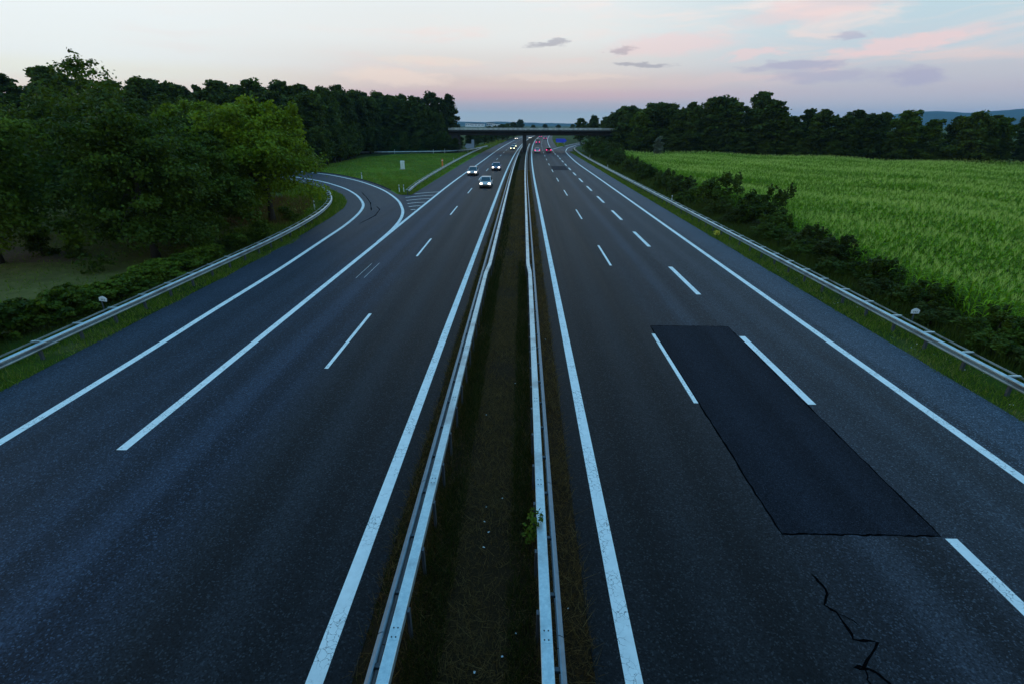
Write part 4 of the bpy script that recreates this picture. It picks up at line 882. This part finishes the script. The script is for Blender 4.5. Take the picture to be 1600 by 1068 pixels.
X, Y = scatter_band(rs, 47, 66, lambda y: rlf(y)-9, lambda y: rlf(y)-2.2, 420)
grass_obj('straw_grass', blades(rs, X, Y, .25, .7, .05, -.03, .35), M['dry_blade'], rs, 'pale dry grass below the overhanging tree')
# sapling leaning over the right median barrier
cl = [(0, 0, .45, .16, .22, .3), (.06, .1, .8, .2, .26, .18), (-.02, -.12, .65, .2, .2, .2)]
tree_from('sapling', crown_mesh('crown', 120, cl, 260, .055, M['leaf_mid'], .4), trunk_mesh('trunk', 120, .7, .012, []), .28, 8.6, 'small leafy sapling poking over the right median barrier', 'sapling')
# blossoms in the right verge
n = 420; X = rs.uniform(16.0, 17.9, n); Y = rs.uniform(12, 34, n); kk = (np.sin(X*3+Y*1.1)+rs.normal(0, .5, n)) > .5; X, Y = X[kk], Y[kk]; n = len(X)
P = np.stack([X, Y, rs.uniform(.12, .3, n)], 1); V = leaf_cards(rs, P, np.tile([0, 0, 1.5], (n, 1)), .035, 0, 1.0)
props(obj('verge_blossoms', fast_mesh('verge_blossoms', V, np.arange(len(V)).reshape(-1, 4), M['flower'], np.repeat(rs.rand(n), 4))), 'small white blossoms scattered in the right verge grass', 'flowers', kind='stuff')
cl = [(0, 0, .3, .22, .22, .22), (.15, .1, .36, .15, .15, .15)]
tree_from('yellow_flower_clump', crown_mesh('crown', 121, cl, 160, .06, M['flower_y'], .5), trunk_mesh('trunk', 121, .3, .012, []), 16.3, 43.4, 'small yellow flowering clump on the right verge', 'flowers')

# ------------------------------------------------------------------ maize field
def maize_plant(seed):
    rs_ = np.random.RandomState(seed); V = []; F = []; A = []; h = 2.1
    def quadstrip(pts, wd, att):
        b = len(V)
        for p, (wx, wy, wz) in zip(pts, wd): V.append((p[0]-wx, p[1]-wy, p[2]-wz)); V.append((p[0]+wx, p[1]+wy, p[2]+wz)); A.extend([att, att])
        for i in range(len(pts)-1): F.append((b+2*i, b+2*i+1, b+2*i+3, b+2*i+2))
    for a in (0, PI/2): quadstrip([(0, 0, 0), (0, 0, h*.95)], [(.015*math.cos(a), .015*math.sin(a), 0)]*2, .3)
    for k in range(10):
        a = k*PI+rs_.uniform(-.6, .6)+seed; z = .35+k*.165; L = rs_.uniform(.5, .78)*(1 if k < 8 else .7); ca, sa = math.cos(a), math.sin(a); w = .036
        att = rs_.rand()
        quadstrip([(0, 0, z), (ca*L*.4, sa*L*.4, z+.30*L), (ca*L*.8, sa*L*.8, z+.24*L), (ca*L*1.05, sa*L*1.05, z-.08*L)], [(-sa*w*q, ca*w*q, 0) for q in (.6, 1.0, .85, .1)], att)
    nleaf = len(F)
    for k in range(6):
        a = k*1.05; quadstrip([(0, 0, h*.9), (math.cos(a)*.12, math.sin(a)*.10, h+rs_.uniform(.08, .22))], [(.006, .002, 0), (.004, .004, 0)], rs_.rand())
    me = fast_mesh('maize_plant', np.array(V), np.array(F), M['corn_leaf'], A); me.materials.append(M['tassel'])
    mi = np.zeros(len(F), np.int32); mi[nleaf:] = 1; me.polygons.foreach_set('material_index', mi); return me
plants = [bpy.data.objects.new('maize_plant', maize_plant(i)) for i in range(5)]       # sources for the instances only
def field_points():
    rs_ = np.random.RandomState(9); pts = []
    ax = 0.05
    near = lambda y: float(np.interp(y, [6, 20, 30, 45, 62, 80, 110, 150], [20.2, 20.2, 20.9, 22.6, 23.2, 24.0, 25.5, 27.0]))
    far = lambda x: float(np.interp(x, [24, 28.5, 46.6, 75, 102, 125, 190], [160, 156, 143, 133, 113, 106, 104]))
    xs = np.arange(20, 150, .75)
    for y in np.arange(8, 160, .30):
        x = xs+rs_.normal(0, .07, len(xs))+.9*np.sin(y*.045)                 # rows run away from the camera, gently bent
        yy = y+rs_.normal(0, .1, len(xs))
        ok = (x < .98*yy+9) & (yy < 6+np.array([far(q) for q in x])-6)
        nr = near(y); ok &= x > nr+rs_.normal(0, .15, len(xs))
        if y > 70: ok &= rs_.rand(len(xs)) < .8
        # tractor tracks winding through the field
        for c0, amp in ((0, 0), (9.5, 1)):
            ty = 64+c0*1.15+60*np.exp(-(x-16)/11.0)*.5+2.0*np.sin(x*.10+amp); ok &= np.abs(yy-ty) > 1.5
        pts.append(np.stack([x[ok], yy[ok]], 1))
    return np.concatenate(pts)
fp = field_points(); npl = len(fp)
fm = bpy.data.meshes.new('maize_field'); fm.vertices.add(npl); fm.vertices.foreach_set('co', np.c_[fp, np.full(npl, -.02)].astype(np.float32).ravel())
rs2 = np.random.RandomState(4)
hv = .90+.13*np.sin(fp[:, 0]*.21+1.3+np.sin(fp[:, 1]*.09))*np.sin(fp[:, 1]*.17)+.08*np.sin(fp[:, 0]*.5+fp[:, 1]*.33+2*np.sin(fp[:, 1]*.05))
for nm, tp, val in (('rz', 'FLOAT', rs2.uniform(0, 6.28, npl)), ('sc', 'FLOAT', hv*rs2.uniform(.86, 1.1, npl)), ('pick', 'INT', rs2.randint(0, 5, npl))):
    a = fm.attributes.new(nm, tp, 'POINT'); a.data.foreach_set('value', val.astype(np.int32 if tp == 'INT' else np.float32))
field = obj('maize_field', fm); props(field, 'dense green maize crop filling the field right of the motorway', 'maize', kind='stuff')
ng = bpy.data.node_groups.new('maize_scatter', 'GeometryNodeTree')
ng.interface.new_socket('Geometry', in_out='INPUT', socket_type='NodeSocketGeometry'); ng.interface.new_socket('Geometry', in_out='OUTPUT', socket_type='NodeSocketGeometry')
t = NT(ng); gi = t.new('NodeGroupInput'); go = t.new('NodeGroupOutput')
jg = t.new('GeometryNodeJoinGeometry')
for p in reversed(plants):
    oi = t.new('GeometryNodeObjectInfo'); oi.inputs['Object'].default_value = p; oi.inputs['As Instance'].default_value = True
    t.l.new(oi.outputs['Geometry'], jg.inputs[0])
iop = t.new('GeometryNodeInstanceOnPoints'); t.l.new(gi.outputs[0], iop.inputs['Points']); t.l.new(jg.outputs[0], iop.inputs['Instance'])
iop.inputs['Pick Instance'].default_value = True
def named(nm, tp): n = t.new('GeometryNodeInputNamedAttribute', data_type=tp); n.inputs['Name'].default_value = nm; return n.outputs['Attribute']
t.l.new(named('pick', 'INT'), iop.inputs['Instance Index'])
t.l.new(t.comb(0.0, 0.0, named('rz', 'FLOAT')), iop.inputs['Rotation'])
sc_ = named('sc', 'FLOAT'); t.l.new(t.comb(sc_, sc_, sc_), iop.inputs['Scale'])
t.l.new(iop.outputs[0], go.inputs[0])
md = field.modifiers.new('maize_scatter', 'NODES'); md.node_group = ng

# ------------------------------------------------------------------ far hills, town
def hills():
    rs_ = np.random.RandomState(2); na, nr = 240, 16; A = np.radians(np.linspace(-62, 62, na)); V = []
    base = np.interp(np.degrees(A), [-62, -20, -8, -5, -2, 1, 4, 8, 18, 26, 31, 34, 36, 38, 41, 44, 50, 62], [60, 55, 50, 40, 44, 34, 26, 24, 30, 34, 52, 138, 146, 126, 158, 180, 180, 150])
    rough = sum(rs_.uniform(-1, 1)*np.sin(A*f+rs_.uniform(0, 6)) for f in (30, 47, 71, 120, 190, 260))*3.0
    for j in range(nr):
        f = j/(nr-1); r_ = 5200+2600*f; prof = math.sin(min(1, f*1.25)*PI/2) if f < .8 else 1-(f-.8)*.6
        for i in range(na): V.append((math.sin(A[i])*r_, math.cos(A[i])*r_, -1+(base[i]+rough[i])*prof+rs_.uniform(-1.5, 1.5)*(j > 0)*1.5))
    F = [(j*na+i, j*na+i+1, (j+1)*na+i+1, (j+1)*na+i) for j in range(nr-1) for i in range(na-1)]
    o = obj('hills', fast_mesh('hills', np.array(V), np.array(F), M['hill'], None, True)); props(o, 'low wooded hills along the horizon', 'hills', kind='structure')
hills()
for i, (x, y, w, d, hh, l) in enumerate(((-205, 2500, 60, 30, 12, 'leftmost long pale hall of the distant town above the bridge'), (-150, 2550, 36, 26, 16, 'tall pale block left in the distant town above the bridge'), (-118, 2500, 46, 30, 11, 'middle pale hall of the distant town above the bridge'),
                                      (-62, 2600, 30, 26, 14, 'single pale block right in the distant town above the bridge'), (-250, 2600, 40, 30, 14, 'pale block nearest the left wood in the distant town'))):
    r = empty('distant_building', (x, y, 0)); props(r, l, 'building', 'pale buildings of the distant town')
    obj('wall', MB().box(-w/2, w/2, -d/2, d/2, -.1, hh).build('wall', M['concrete_lt'] if i % 2 else M['white_plastic']), r)
    obj('roof', MB().prism([(-w/2-1, hh+.01), (w/2+1, hh+.01), (w/2+1, hh+.8), (0, hh+2.6), (-w/2-1, hh+.8)], -d/2-1, d/2+1, 'y').build('roof', M['concrete']), r)
    for k in range(4): obj('window_band', MB().box(-w/2+w*(k+.15)/4, -w/2+w*(k+.85)/4, -d/2-.1, -d/2-.01, hh*.45, hh*.7).build('window_band', M['glass']), r)
# haze: thin even air up to the hills
hz = bpy.data.materials.new('haze'); hz.use_nodes = True; ht = NT(hz.node_tree); ht.n.clear()
pv = ht.new('ShaderNodeVolumePrincipled'); pv.inputs['Color'].default_value = (.34, .66, 1.0, 1); pv.inputs['Density'].default_value = 8e-5; pv.inputs['Anisotropy'].default_value = 0.2
mo = ht.new('ShaderNodeOutputMaterial'); ht.l.new(pv.outputs[0], mo.inputs['Volume'])
HAZE = True
if HAZE:
    hb = obj('haze', MB().box(-9500, 9500, -3000, 11500, -1.5, 240).build('haze', hz)); props(hb, 'thin evening haze over the whole landscape', 'haze', kind='stuff')
